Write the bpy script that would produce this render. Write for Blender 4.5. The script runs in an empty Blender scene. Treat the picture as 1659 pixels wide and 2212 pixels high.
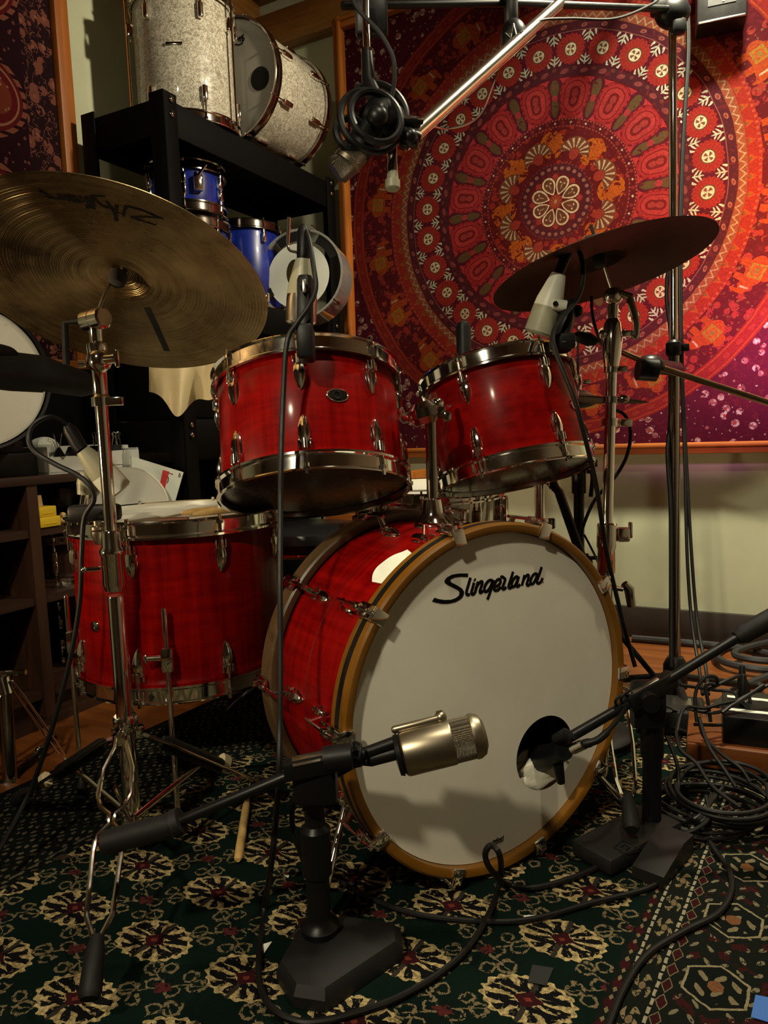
import bpy, bmesh, math, random
from mathutils import Vector as V, Matrix as MX, noise as MN
random.seed(7)
pi=math.pi; sin=math.sin; cos=math.cos; R_=math.radians
scn=bpy.context.scene; COL=scn.collection
# ---------------------------------------------------------------- camera
FPX=1600.0; CH=0.75; PT=R_(6.3); RL=R_(2.0)
cf=V((0,cos(PT),-sin(PT))); cr0=V((1,0,0)); cu0=V((0,sin(PT),cos(PT)))
cR=cr0*cos(RL)-cu0*sin(RL); cU=cr0*sin(RL)+cu0*cos(RL); CC=V((0,0,CH))
cam=bpy.data.cameras.new('camera'); camo=bpy.data.objects.new('camera',cam); COL.objects.link(camo)
camo.matrix_world=MX(((cR.x,cU.x,-cf.x,0),(cR.y,cU.y,-cf.y,0),(cR.z,cU.z,-cf.z,CH),(0,0,0,1)))
cam.sensor_fit='VERTICAL'; cam.sensor_height=36.0; cam.lens=36.0*FPX/2212; cam.clip_start=0.02
scn.camera=camo
def ray(px,py): return cf+cR*((px-829.5)/FPX)-cU*((py-1106)/FPX)
def at(px,py,d): return CC+ray(px,py)*d            # the place that is d metres ahead along the view axis
def atz(px,py,z): r=ray(px,py); return CC+r*((z-CH)/r.z)
def atp(px,py,p,n): r=ray(px,py); return CC+r*((p-CC).dot(n)/r.dot(n))
# ---------------------------------------------------------------- mesh builder
def frame(n):
    n=n.normalized(); x=V((1,0,0))-n*n.x
    if x.length<.1: x=V((0,1,0))-n*n.y
    x.normalize(); return x,n.cross(x),n
def fmat(o,n,x=None):
    if x is None: x,y,n=frame(n)
    else:
        n=n.normalized(); x=(x-n*x.dot(n)).normalized(); y=n.cross(x)
    return MX(((x.x,y.x,n.x,o[0]),(x.y,y.y,n.y,o[1]),(x.z,y.z,n.z,o[2]),(0,0,0,1)))
def T(x,y=None,z=None): return MX.Translation(V((x,y,z)) if y is not None else V(x))
def RZ(a): return MX.Rotation(R_(a),4,'Z')
def RX(a): return MX.Rotation(R_(a),4,'X')
def RY(a): return MX.Rotation(R_(a),4,'Y')
def crv(pts,n=8,closed=False):
    P=[V(p) for p in pts]; N=len(P); out=[]
    for i in range(N if closed else N-1):
        if closed: a,b,c,d=P[i-1],P[i],P[(i+1)%N],P[(i+2)%N]
        else: a,b,c,d=P[max(i-1,0)],P[i],P[i+1],P[min(i+2,N-1)]
        for k in range(n):
            t=k/n; out.append(.5*((2*b)+(c-a)*t+(2*a-5*b+4*c-d)*t*t+(3*b-a-3*c+d)*t**3))
    if not closed: out.append(P[-1].copy())
    return out
class MB:
    def __init__(s): s.v=[]; s.f=[]
    def add(s,vs,fs,M=None):
        o=len(s.v); s.v+=[(M@V(v)) if M is not None else V(v) for v in vs]; s.f+=[[i+o for i in f] for f in fs]; return s
    def lathe(s,prof,seg=48,M=None,closed=False,a0=0,a1=360):
        full=abs(a1-a0)>=359.9; vs=[];fs=[]; n=len(prof); cols=seg if full else seg+1
        for k in range(cols):
            a=R_(a0+(a1-a0)*k/seg)
            for r,z in prof: vs.append((r*cos(a),r*sin(a),z))
        for k in range(seg):
            k2=(k+1)%cols
            for i in range(n if closed else n-1):
                j=(i+1)%n
                r1=prof[i][0];r2=prof[j][0]
                q=[k*n+i,k2*n+i,k2*n+j,k*n+j]
                if abs(r1)<1e-9: q=[q[0],q[2],q[3]]
                elif abs(r2)<1e-9: q=[q[0],q[1],q[2]]
                fs.append(q)
        return s.add(vs,fs,M)
    def tube(s,pts,r,seg=10,closed=False,M=None,flat=1.0,up=None):
        P=[V(p) for p in pts]; n=len(P); rr=r if isinstance(r,(list,tuple)) else [r]*n
        vs=[];fs=[]; prev=None
        for i in range(n):
            if closed: t=P[(i+1)%n]-P[i-1]
            else: t=P[min(i+1,n-1)]-P[max(i-1,0)]
            if t.length<1e-9: t=V((0,0,1))
            t.normalize()
            if up is not None: x=up-t*up.dot(t)
            elif prev is None: x=V((0,0,1))-t*t.z if abs(t.z)<.9 else V((1,0,0))-t*t.x
            else: x=prev-t*prev.dot(t)
            x.normalize(); prev=x; y=t.cross(x)
            for k in range(seg):
                a=2*pi*k/seg; vs.append(P[i]+x*(cos(a)*rr[i])+y*(sin(a)*rr[i]*flat))
        for i in range(n if closed else n-1):
            j=(i+1)%n
            for k in range(seg):
                k2=(k+1)%seg; fs.append([i*seg+k,i*seg+k2,j*seg+k2,j*seg+k])
        if not closed:
            fs.append(list(range(seg))[::-1]); fs.append([(n-1)*seg+k for k in range(seg)])
        return s.add(vs,fs,M)
    def cyl(s,a,b,r,r2=None,seg=20,M=None):
        return s.tube([a,b],[r,r if r2 is None else r2],seg,M=M)
    def box(s,c,d,M=None,bev=0.0,seg=2):
        bm=bmesh.new(); bmesh.ops.create_cube(bm,size=1)
        for v in bm.verts: v.co=V((v.co.x*d[0]+c[0],v.co.y*d[1]+c[1],v.co.z*d[2]+c[2]))
        if bev>0: bmesh.ops.bevel(bm,geom=bm.edges[:],offset=bev,segments=seg,profile=.5,affect='EDGES')
        bm.verts.index_update()
        s.add([v.co for v in bm.verts],[[v.index for v in f.verts] for f in bm.faces],M); bm.free(); return s
    def sph(s,c,r,M=None,seg=20,rings=12,mod=None):
        r=r if isinstance(r,(tuple,list)) else (r,r,r); vs=[];fs=[]
        for i in range(rings+1):
            t=pi*i/rings
            for k in range(seg):
                a=2*pi*k/seg; m=mod(a,t) if mod else 1
                vs.append((c[0]+r[0]*sin(t)*cos(a)*m,c[1]+r[1]*sin(t)*sin(a)*m,c[2]+r[2]*cos(t)))
        for i in range(rings):
            for k in range(seg):
                k2=(k+1)%seg; fs.append([i*seg+k,(i+1)*seg+k,(i+1)*seg+k2,i*seg+k2])
        return s.add(vs,fs,M)
    def prism(s,poly,z0,z1,M=None):
        n=len(poly); vs=[(x,y,z0) for x,y in poly]+[(x,y,z1) for x,y in poly]
        fs=[list(range(n))[::-1],[n+i for i in range(n)]]+[[i,(i+1)%n,n+(i+1)%n,n+i] for i in range(n)]
        return s.add(vs,fs,M)
    def stroke(s,pts,w,z0,z1,M=None,sm=4):
        P=crv([(p[0],p[1],0) for p in pts],sm); L=[];Rr=[]
        for i,p in enumerate(P):
            t=(P[min(i+1,len(P)-1)]-P[max(i-1,0)]); t.normalize(); nn=V((-t.y,t.x,0))
            ww=w[0]+(w[1]-w[0])*i/(len(P)-1) if isinstance(w,tuple) else w
            L.append(p+nn*ww/2); Rr.append(p-nn*ww/2)
        n=len(P); vs=[(p.x,p.y,z1) for p in L]+[(p.x,p.y,z1) for p in Rr]+[(p.x,p.y,z0) for p in L]+[(p.x,p.y,z0) for p in Rr]; fs=[]
        for i in range(n-1):
            fs+= [[n+i,n+i+1,i+1,i],[2*n+i,2*n+i+1,3*n+i+1,3*n+i],[i,i+1,2*n+i+1,2*n+i],[3*n+i,3*n+i+1,n+i+1,n+i]]
        fs+=[[0,2*n,3*n,n],[n-1,2*n-1,4*n-1,3*n-1]]
        return s.add(vs,fs,M)
    def mesh(s,name,mats,inv=None,ang=35):
        me=bpy.data.meshes.new(name)
        vs=[(inv@v) if inv is not None else v for v in s.v]
        me.from_pydata([tuple(v) for v in vs],[],s.f)
        for p in me.polygons: p.use_smooth=True
        me.set_sharp_from_angle(angle=R_(ang))
        me.materials.append(mats); me.validate(); return me
WM={}
def thing(name,label,cat,M=None,group=None):
    if M is None: M=MX.Identity(4)
    elif not isinstance(M,MX): M=T(M)
    o=bpy.data.objects.new(name,None); COL.objects.link(o); o.matrix_world=M; o.empty_display_size=.05
    o['label']=label; o['category']=cat
    if group: o['group']=group
    WM[o]=M; return o
def part(root,name,mb,mat,label=None,world=True,stuff=False):
    inv=WM[root].inverted() if world else None
    me=mb.mesh(name,mat,inv); o=bpy.data.objects.new(name,me); COL.objects.link(o); o.parent=root
    WM[o]=WM[root]
    if label: o['label']=label
    if stuff: o['kind']='stuff'
    return o
def inst(src,root,M,sub=()):
    o=src.copy(); COL.objects.link(o); o.parent=root; o.matrix_basis=M
    return o
def single(name,mb,mat,label,cat,M=None,group=None,world=True,kind=None):
    if M is None: M=MX.Identity(4)
    elif not isinstance(M,MX): M=T(M)
    me=mb.mesh(name,mat,M.inverted() if world else None); o=bpy.data.objects.new(name,me); COL.objects.link(o); o.matrix_world=M
    o['label']=label; o['category']=cat
    if group: o['group']=group
    if kind: o['kind']=kind
    WM[o]=M; return o
def struct(name,mb,mat,M=None,world=True):
    if M is None: M=MX.Identity(4)
    me=mb.mesh(name,mat,M.inverted() if world else None); o=bpy.data.objects.new(name,me); COL.objects.link(o); o.matrix_world=M
    o['kind']='structure'; WM[o]=M; return o
# ---------------------------------------------------------------- shader maths
def lin(c):
    if isinstance(c,str):
        c=c.lstrip('#'); c=[int(c[i:i+2],16)/255 for i in (0,2,4)]
        c=[x/12.92 if x<=.04045 else ((x+.055)/1.055)**2.4 for x in c]
    return (c[0],c[1],c[2],1)
class Mat:
    def __init__(s,name,base=(.5,.5,.5),rough=.5,metal=0,**kw):
        m=bpy.data.materials.new(name); m.use_nodes=True; s.m=m; s.nt=m.node_tree; s.b=s.nt.nodes['Principled BSDF']
        s.b.inputs['Base Color'].default_value=lin(base); s.b.inputs['Roughness'].default_value=rough; s.b.inputs['Metallic'].default_value=metal
        for k,v in kw.items(): s.b.inputs[k.replace('_',' ')].default_value=v
        s.tc=None
    def n(s,t): return s.nt.nodes.new(t)
    def obj(s):
        if s.tc is None: s.tc=s.n('ShaderNodeTexCoord')
        return s.tc.outputs['Object']
    def link(s,a,b): s.nt.links.new(a,b)
    def set(s,inp,e):
        i=s.b.inputs[inp]
        if isinstance(e,X): s.link(e.s,i)
        else: s.link(e,i)
        return s
    def xyz(s):
        q=s.n('ShaderNodeSeparateXYZ'); s.link(s.obj(),q.inputs[0]); return [X(s,q.outputs[i]) for i in range(3)]
    def vec(s,a,b,c=0.0):
        q=s.n('ShaderNodeCombineXYZ')
        for i,e in enumerate((a,b,c)):
            if isinstance(e,X): s.link(e.s,q.inputs[i])
            else: q.inputs[i].default_value=e
        return q.outputs[0]
    def noise(s,scale,detail=3,rough=.5,vec=None,dist=0,out='Fac'):
        q=s.n('ShaderNodeTexNoise'); q.inputs['Scale'].default_value=scale; q.inputs['Detail'].default_value=detail; q.inputs['Roughness'].default_value=rough; q.inputs['Distortion'].default_value=dist
        s.link(vec if vec is not None else s.obj(),q.inputs['Vector']); return X(s,q.outputs[out])
    def voro(s,scale,vec=None,feature='F1',out='Distance',rnd=1.0):
        q=s.n('ShaderNodeTexVoronoi'); q.feature=feature; q.inputs['Scale'].default_value=scale; q.inputs['Randomness'].default_value=rnd
        s.link(vec if vec is not None else s.obj(),q.inputs['Vector']); return X(s,q.outputs[out])
    def mix(s,fac,a,b):
        q=s.n('ShaderNodeMix'); q.data_type='RGBA'
        for i,e in ((0,fac),(6,a),(7,b)):
            if isinstance(e,X): s.link(e.s,q.inputs[i])
            elif i==0: q.inputs[0].default_value=e
            elif isinstance(e,(str,tuple,list)): q.inputs[i].default_value=lin(e)
            else: s.link(e,q.inputs[i])
        return X(s,q.outputs[2])
    def bump(s,h,strength=.3,dist=.002):
        q=s.n('ShaderNodeBump'); q.inputs['Strength'].default_value=strength; q.inputs['Distance'].default_value=dist
        s.link(h.s,q.inputs['Height']); s.link(q.outputs[0],s.b.inputs['Normal']); return s
    def stretch(s,sx,sy,sz):
        q=s.n('ShaderNodeMapping'); q.inputs['Scale'].default_value=(sx,sy,sz); s.link(s.obj(),q.inputs[0]); return q.outputs[0]
class X:
    def __init__(s,mat,sock): s.mat=mat; s.s=sock
    def op(s,o,*args):
        q=s.mat.n('ShaderNodeMath'); q.operation=o
        for i,e in enumerate((s,)+args):
            if isinstance(e,X): s.mat.link(e.s,q.inputs[i])
            else: q.inputs[i].default_value=e
        return X(s.mat,q.outputs[0])
    def __add__(s,o): return s.op('ADD',o)
    __radd__=__add__
    def __sub__(s,o): return s.op('SUBTRACT',o)
    def __rsub__(s,o): return s.op('MULTIPLY',-1.0).op('ADD',o)
    def __mul__(s,o): return s.op('MULTIPLY',o)
    __rmul__=__mul__
    def __truediv__(s,o): return s.op('DIVIDE',o)
    def lt(s,o): return s.op('LESS_THAN',o)
    def gt(s,o): return s.op('GREATER_THAN',o)
    def mod(s,o): return s.op('FLOORED_MODULO',o)
    def fl(s): return s.op('FLOOR')
    def ab(s): return s.op('ABSOLUTE')
    def sn(s): return s.op('SINE')
    def cs(s): return s.op('COSINE')
    def sq(s): return s*s
    def root(s): return s.op('SQRT')
    def mn(s,o): return s.op('MINIMUM',o)
    def mx(s,o): return s.op('MAXIMUM',o)
    def btw(s,a,b): return s.gt(a)*s.lt(b)
    def remap(s,a,b,c=0.0,d=1.0):
        q=s.mat.n('ShaderNodeMapRange'); q.interpolation_type='SMOOTHSTEP'
        s.mat.link(s.s,q.inputs[0])
        for i,e in zip((1,2,3,4),(a,b,c,d)): q.inputs[i].default_value=e
        return X(s.mat,q.outputs[0])
def ell(t,s_,a,b): return ((t*(1/a)).sq()+(s_*(1/b)).sq()).lt(1.0)
# ---------------------------------------------------------------- materials
def chrome_mat(name,c=(.80,.77,.70),r=.07):
    m=Mat(name,c,r,1.0); nz=m.noise(40,2); m.set('Roughness',nz*.08+(r-.02)); return m.m
CHROME=chrome_mat('chrome',(.92,.90,.84),.06); CHROME_D=chrome_mat('dark_chrome',(.42,.38,.33),.12); STEEL=chrome_mat('steel',(.55,.52,.46),.22)
def plain(name,c,r=.5,metal=0,**k):
    m=Mat(name,c,r,metal,**k); nz=m.noise(60,3); m.set('Roughness',nz*.2+(r-.1)); return m.m
BLACK=plain('black_plastic',(.006,.0055,.0055),.45,Specular_IOR_Level=.25); BLACKM=plain('black_metal',(.005,.005,.0055),.38,Specular_IOR_Level=.3); RUBBER=plain('black_rubber',(.008,.0075,.0075),.62,Specular_IOR_Level=.3)
CABLE=plain('cable_black',(.006,.0055,.0055),.5,Specular_IOR_Level=.3); CAST=plain('cast_iron_black',(.012,.0115,.012),.5,Specular_IOR_Level=.3)
INK=plain('black_ink',(.004,.0035,.0035),.6,Specular_IOR_Level=.1); WHITEP=plain('white_plastic',(.62,.62,.56),.45)
GREYM=plain('mic_grey',(.30,.29,.20),.42); WHITEM=plain('mic_white',(.62,.63,.53),.4); NICKEL=chrome_mat('satin_nickel',(.33,.285,.205),.34)
FELT=plain('felt',(.02,.018,.018),.9); TAPEW=plain('cream_tape',(.62,.52,.32),.7); TAPEB=plain('blue_tape',(.02,.12,.45),.6); TAPEG=plain('grey_tape',(.018,.019,.018),.7,Specular_IOR_Level=.2)
PAPER=plain('white_paper',(.75,.78,.68),.7); YELLOW=plain('yellow_card',(.75,.50,.02),.5); REDC=plain('red_print',(.6,.02,.02),.5)
def shell_red(name,grain):
    m=Mat(name,(.5,.01,.01),.3); 
    v=m.stretch(60,60,4) if grain=='v' else m.stretch(26,26,26)
    a=m.noise(1,4,.6,v); 
    v2=m.stretch(9,9,70); b=m.noise(1,3,.6,v2); c=m.noise(5,2)
    f=(a*.6+b*.5+c*.3).remap(.45,1.0)
    m.set('Base Color',m.mix(f,(.10,.0002,.0006),(.27,.0030,.0018)))
    m.b.inputs['Coat Weight'].default_value=.10; m.b.inputs['Coat Roughness'].default_value=.12; m.b.inputs['Specular IOR Level'].default_value=.06
    m.set('Roughness',a*.2+.28); return m.m
RED=shell_red('red_mahogany_shell','v'); RED2=shell_red('red_wrap_shell','w')
def pearl():
    m=Mat('white_pearl',(.7,.66,.55),.25); v=m.voro(55,m.stretch(1,1,1)); n=m.noise(60,4,.6,dist=2.5); n2=m.noise(130,3,.5,dist=3)
    m.set('Base Color',m.mix((n*.7+n2*.6).remap(.52,.78),(.24,.21,.15),(.66,.62,.50))); m.b.inputs['Coat Weight'].default_value=.6
    m.set('Roughness',v*.5+.2); return m.m
PEARL=pearl()
def blues():
    m=Mat('blue_lacquer',(.01,.03,.3),.3); n=m.noise(25,3); m.set('Base Color',m.mix(n.remap(.3,.8),(.004,.012,.16),(.01,.035,.36))); m.b.inputs['Coat Weight'].default_value=.5; return m.m
BLUE=blues()
def headm(name,c,c2,r=.5,sc=6):
    m=Mat(name,c,r); n=m.noise(sc,4,.6); m.set('Base Color',m.mix(n.remap(.35,.75),c,c2)); n2=m.noise(900,1); m.bump(n2,.06,.0005); return m.m
HEADW=headm('coated_white_head',(.66,.64,.54),(.72,.70,.60)); HEADG=headm('smoky_head',(.16,.15,.13),(.21,.20,.17),.4); HEADB=plain('dark_clear_head',(.035,.03,.025),.25)
def bronze(name,c1,c2,r,bs):
    m=Mat(name,c1,r,1.0); x,y,z=m.xyz(); rr=(x.sq()+y.sq()).root()
    n=m.noise(9,4,.65); n3=m.noise(2.5,3,.6)
    m.set('Base Color',m.mix((n*.6+n3*.5).remap(.38,.72),c1,c2)); m.set('Roughness',n*.22+(r-.1))
    w=(rr*2400.0).sn()*.5+(rr*1130.0+1.3).sn()*.5+(rr*5200.0).sn()*.3
    q=m.n('ShaderNodeTangent'); q.direction_type='RADIAL'; q.axis='Z'; m.link(q.outputs[0],m.b.inputs['Tangent']); m.b.inputs['Anisotropic'].default_value=.75
    amp=m.noise(14,2)
    m.bump(w*amp,bs,.0006); return m.m
BRONZE=bronze('aged_bronze',(.19,.125,.055),(.44,.33,.17),.28,.8); BRONZE_D=bronze('dark_bronze',(.020,.011,.007),(.050,.028,.016),.45,.3)
def wood(name,c1,c2,axis='x',r=.45,sc=1.0):
    m=Mat(name,c1,r); s={'x':(2,26,26),'y':(26,2,26),'z':(26,26,2)}[axis]
    v=m.stretch(*[k*sc for k in s]); n=m.noise(1,5,.6,v,1.2); f=m.noise(3.0*sc,2)
    m.set('Base Color',m.mix((n*.8+f*.3).remap(.35,.8),c1,c2)); m.set('Roughness',n*.25+(r-.1)); return m.m
TRIMW=wood('orange_pine',(.26,.072,.008),(.44,.14,.018),'z'); TRIMX=wood('orange_pine_rail',(.26,.072,.008),(.44,.14,.018),'x')
FLOORW=wood('wood_floor',(.12,.032,.005),(.22,.066,.011),'x',.38,.6); SHELFW=wood('dark_walnut',(.022,.008,.0035),(.045,.016,.007),'x',.5); BEAMW=wood('ceiling_pine',(.17,.062,.008),(.30,.13,.022),'x',.5)
HOOPW=wood('gold_hoop',(.145,.056,.0035),(.21,.088,.007),'x',.3,.5); STICKW=wood('stick_hickory',(.50,.31,.10),(.66,.45,.18),'z',.5,3)
def wallm():
    m=Mat('cream_wall',(.5,.5,.4),.8); n=m.noise(3,4,.6); n2=m.noise(40,3); n3=m.noise(11,5,.7)
    c=m.mix(n.remap(.3,.7),(.45,.46,.315),(.52,.53,.365)); c=m.mix(n3.remap(.68,.8)*.35,c.s,(.22,.20,.13)); m.set('Base Color',c); m.bump(n2,.08,.002); return m.m
WALL=wallm(); DIMW=plain('panelling',(.34,.31,.24),.7); DARKW=plain('dark_rubber_base',(.028,.020,.016),.5)
def clothm(name,c1,c2):
    m=Mat(name,c1,.85); n=m.noise(18,4,.6); m.set('Base Color',m.mix(n,c1,c2)); n2=m.noise(300,2); m.bump(n2,.2,.001); return m.m
CHAMOIS=clothm('chamois',(.62,.50,.28),(.74,.62,.38)); TOWEL=clothm('towel',(.62,.60,.48),(.74,.72,.60))
def clearm():
    m=Mat('clear_acrylic',(.92,.93,.88),.08); m.b.inputs['Transmission Weight'].default_value=.82; m.b.inputs['IOR'].default_value=1.3; return m.m
CLEAR=clearm()
def frostm():
    m=Mat('frosted_film',(.85,.86,.78),.25); m.b.inputs['Transmission Weight'].default_value=.25; m.b.inputs['IOR'].default_value=1.1; return m.m
FROST=frostm()
def mesh_grille():
    m=Mat('mic_grille',(.35,.31,.24),.35,1.0); x,y,z=m.xyz(); 
    w=(x*2600.0+z*1500.0).sn()*(y*2600.0+x*600.0-z*1500.0).sn(); m.bump(w,.9,.001); m.set('Base Color',m.mix(w.remap(-.3,.4),(.06,.05,.04),(.50,.44,.34))); return m.m
GRILLE=mesh_grille()
# ---- mandala tapestry (local x to the right, y up, metres, origin at the mandala's centre)
def tapestry():
    m=Mat('mandala_cloth',(.4,.03,.03),.9,Specular_IOR_Level=.04); x,y,z=m.xyz()
    wob=m.noise(9,2); wob2=m.noise(9.7,2,vec=m.stretch(1,1.3,1))
    x=x+(wob-.5)*.012; y=y+(wob2-.5)*.012
    r=(x.sq()+y.sq()).root(); th=y.op('ARCTAN2',x)
    nz=m.noise(70,4,.65); nb=m.noise(38,3,.6); nb2=m.noise(55,2,.5,m.stretch(1,1,1),1.0); nbig=m.noise(4,2)
    C='#5a0f18'
    c=m.mix(nz.remap(.4,.6),(.030,.004,.008),(.05,.006,.010))
    def lay(mask,col): 
        nonlocal c; c=m.mix(mask,c.s,tuple(k*(.40 if min(col)>.2 else .30) for k in col))
    def ring(a,b): return r.btw(a,b)
    def loc(N,r0,ph=0.0):
        a=(th*(N/(2*pi))+ph).mod(1.0)-.5
        return a*(2*pi/N)*r0, r-r0, a
    RED1=(.50,.030,.030); PINK=(.60,.045,.055); ORG=(.62,.13,.015); CRM=(.52,.38,.25); WHT=(.50,.56,.42); PUR=(.075,.016,.026); MAR=(.125,.010,.018); GRN=(.13,.095,.035); DRD=(.20,.012,.014); ORR=(.50,.075,.02)
    # corners outside the wheel: white and pink blossom on purple
    out=r.gt(.795)
    lay(out,(.11,.010,.030))
    fv=m.voro(26); fc=m.voro(26,out='Color'); fv2=m.voro(60); fa=m.voro(26,feature='DISTANCE_TO_EDGE')
    lay(out*fv.lt(.34)*nb.gt(.46),(.46,.17,.16)); lay(out*fv.lt(.30)*nz.gt(.52),(.62,.56,.44)); lay(out*fv.lt(.12),(.60,.10,.05)); lay(out*fv2.lt(.22)*nb2.gt(.53),(.42,.36,.27))
    # outer red band
    lay(ring(.752,.80),(.34,.028,.02)); lay(ring(.757,.762),ORR); lay(ring(.790,.795),ORR); t,s_,a=loc(90,.776); lay(ring(.765,.788)*ell(t,s_,.012,.007),(.45,.05,.03))
    # elephants
    E=ring(.632,.752); lay(E,(.115,.010,.016))
    v1=m.voro(34); lay(E*v1.lt(.42)*nb.gt(.45),(.42,.045,.035)); v2=m.voro(52); lay(E*v2.lt(.25)*nz.gt(.5),(.26,.11,.04))
    t,s_,a=loc(20,.690)
    body=ell(t-.006,s_-.002,.046,.030).mx(ell(t+.044,s_+.008,.022,.020)).mx((t.ab()-.024).ab().lt(.011)*s_.btw(-.052,.0)).mx(ell(t+.066,s_+.022,.007,.024)).mx(ell(t-.004,s_-.036,.020,.016))
    lay(E*body,(.52,.085,.014)); lay(E*body*(nz.gt(.56)),(.50,.06,.02))
    lay(E*(t-.006).ab().lt(.022)*(s_-.004).ab().lt(.022),(.42,.24,.03)); lay(E*(t-.006).ab().lt(.015)*(s_-.004).ab().lt(.014),(.62,.12,.02)); lay(E*(t-.006).ab().lt(.009)*(s_-.004).ab().lt(.007),(.34,.22,.04))
    lay(E*(t+.050).ab().lt(.003)*s_.btw(-.02,.006),CRM)
    # red orange triangles and zigzag
    lay(ring(.592,.632),(.40,.034,.020)); t,s_,a=loc(72,.610); lay(ring(.596,.619)*((s_+.012)*.55+t.ab()).lt(.012),(.52,.085,.02)); lay(ring(.596,.619)*((s_+.012)*.9+t.ab()).lt(.007),(.22,.12,.03)); lay(ring(.622,.630)*((th*220.0).sn().gt(0.2)),(.52,.10,.05))
    lay(ring(.565,.592),(.34,.10,.045)); t,s_,a=loc(128,.578); lay(ring(.566,.591)*((s_-(0.5-a.ab())*.034+.0085).ab()).lt(.0034),(.52,.34,.20))
    # dark leaf rings
    lay(ring(.537,.565),PUR); t,s_,a=loc(52,.551); lay(ell(t,s_+a*.012,.010,.0065),(.38,.13,.10)); lay(ell(t,s_+a*.012,.005,.003),(.26,.05,.04)); lay(ring(.535,.5375),(.30,.13,.10))
    # rosette ring
    Q=ring(.432,.535); lay(Q,(.105,.008,.022))
    t,s_,a=loc(28,.482,.0); rr=(t.sq()+s_.sq()).root(); an=s_.op('ARCTAN2',t)
    lay(Q*rr.lt((an*20.0).cs()*.0022+.0465),(.42,.035,.025)); lay(Q*rr.btw(.026,.044)*((an*20.0).cs().gt(.93)),(.26,.015,.014)); lay(Q*rr.lt(.0225),(.13,.075,.03)); lay(Q*rr.lt(.0188),(.70,.62,.42))
    lay(Q*rr.btw(.003,.0145)*((an*2.0).sn().ab().gt(.72)),(.22,.10,.07))
    for r0,sg,ph in ((.446,1,.5),(.520,-1,.5)):
        t,s_,a=loc(28,r0,ph); s_=s_*float(sg); ta=t.ab()
        L=ell(ta,s_-.002,.0026,.020)
        for (dx,dy,ang,la,lb) in ((.0095,-.001,48,.0115,.0026),(.0205,-.009,15,.0105,.0030),(.0075,.0105,52,.0085,.0026),(.017,-.014,-10,.006,.0022)):
            ca,sa=cos(R_(ang)),sin(R_(ang)); p=(ta-dx); q=(s_-dy)
            L=L.mx(ell(p*sa+q*ca,q*sa-p*ca,la,lb))
        lay(Q*L,WHT)
    lay(ring(.430,.4325),(.05,.006,.012))
    # leaf ring
    lay(ring(.397,.430),PUR); t,s_,a=loc(40,.414); lay(ell(t,s_+a*.014,.013,.0075),(.30,.07,.065)); t,s_,a=loc(40,.422,.5); lay(ell(t,s_,.007,.006),(.17,.05,.04))
    # pink medallion ring
    Q=ring(.268,.397); lay(Q,PINK)
    t,s_,a=loc(16,.333,.5); lay(Q*ell(t,s_,.030,.070),(.10,.010,.028)); lay(Q*ell(t,(s_.ab()-.030),.0135,.030)*nb.gt(.36),GRN); lay(Q*ell(t,s_,.010,.011),(.50,.05,.06))
    t,s_,a=loc(16,.333,.0); k=1.0+s_*1.1
    def stad(w,h): return ((t.ab()).sq()+((s_.ab()-(h-w)).mx(0.0)).sq()).lt(w*w)
    for w,h,cl in ((.050,.066,DRD),(.0475,.0635,PINK),(.0445,.0605,(.30,.015,.02)),(.0425,.0585,(.50,.035,.04)),(.034,.050,DRD),(.031,.047,(.56,.05,.05)),(.0165,.033,(.20,.012,.014))): lay(Q*stad(w,h),cl)
    lay(Q*ell(t,s_.ab()-.012,.0095,.013),(.44,.05,.045)); lay(Q*stad(.0475,.0635)*(1.0-stad(.0445,.0605))*((s_*330.0).sn().gt(.2)),DRD)
    lay(ring(.395,.3985),(.10,.008,.014))
    # star ring
    lay(ring(.242,.268),(.11,.009,.016)); lay(ring(.262,.267)*((th*150.0).sn().gt(-.3)),(.48,.09,.06)); lay(ring(.2405,.245)*((th*130.0).sn().gt(-.3)),(.42,.08,.05)); t,s_,a=loc(30,.2535); lay(((t.ab()+.0012)*(s_.ab()+.0012)).lt(.0000085)*ell(t,s_,.008,.008),(.70,.58,.40)); t,s_,a=loc(30,.2535,.5); lay(ell(t,s_,.006,.006),(.30,.03,.03))
    # shell fans and orange birds
    Q=ring(.126,.2405); lay(Q,(.13,.009,.012)); lay(Q*v1.lt(.38)*nb.gt(.46),(.42,.035,.02)); lay(Q*v2.lt(.2)*nz.gt(.5),(.55,.12,.02))
    t,s_,a=loc(8,.185,.5); b=ell(t-.01,s_,.042,.045)*((nb2*.6+nb*.4).gt(.485)); lay(Q*b,(.62,.15,.012)); lay(Q*ell(t,s_-.006,.018,.03)*nb.gt(.40),(.60,.13,.012))
    t,s_,a=loc(8,.182,.02); s2=s_+.026; fr=(t.sq()+s2.sq()).root(); fa_=s2.op('ARCTAN2',t); F=fr.lt(.056)*s2.gt(.006)
    lay(Q*F,(.20,.07,.03)); lay(Q*F*fr.btw(.022,.052)*((fa_*17.0).sn().gt(.35)),(.50,.40,.27)); lay(Q*fr.lt(.018),(.40,.05,.03))
    # inner dotted ring
    lay(ring(.0935,.126),PUR); t,s_,a=loc(30,.1095); lay(ell(t,s_,.0068,.0062),(.40,.16,.13)); lay(ring(.122,.1255)*((th*60.0).sn().gt(0.0)),(.28,.05,.05))
    # flower
    lay(r.lt(.0935),(.13,.010,.014)); t,s_,a=loc(8,.080,.5); lay((t.ab()+s_.ab()).lt(.014)*r.lt(.092),(.42,.05,.04))
    t,s_,a=loc(8,.054,.0); w=.62+(s_*8.0)
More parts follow.
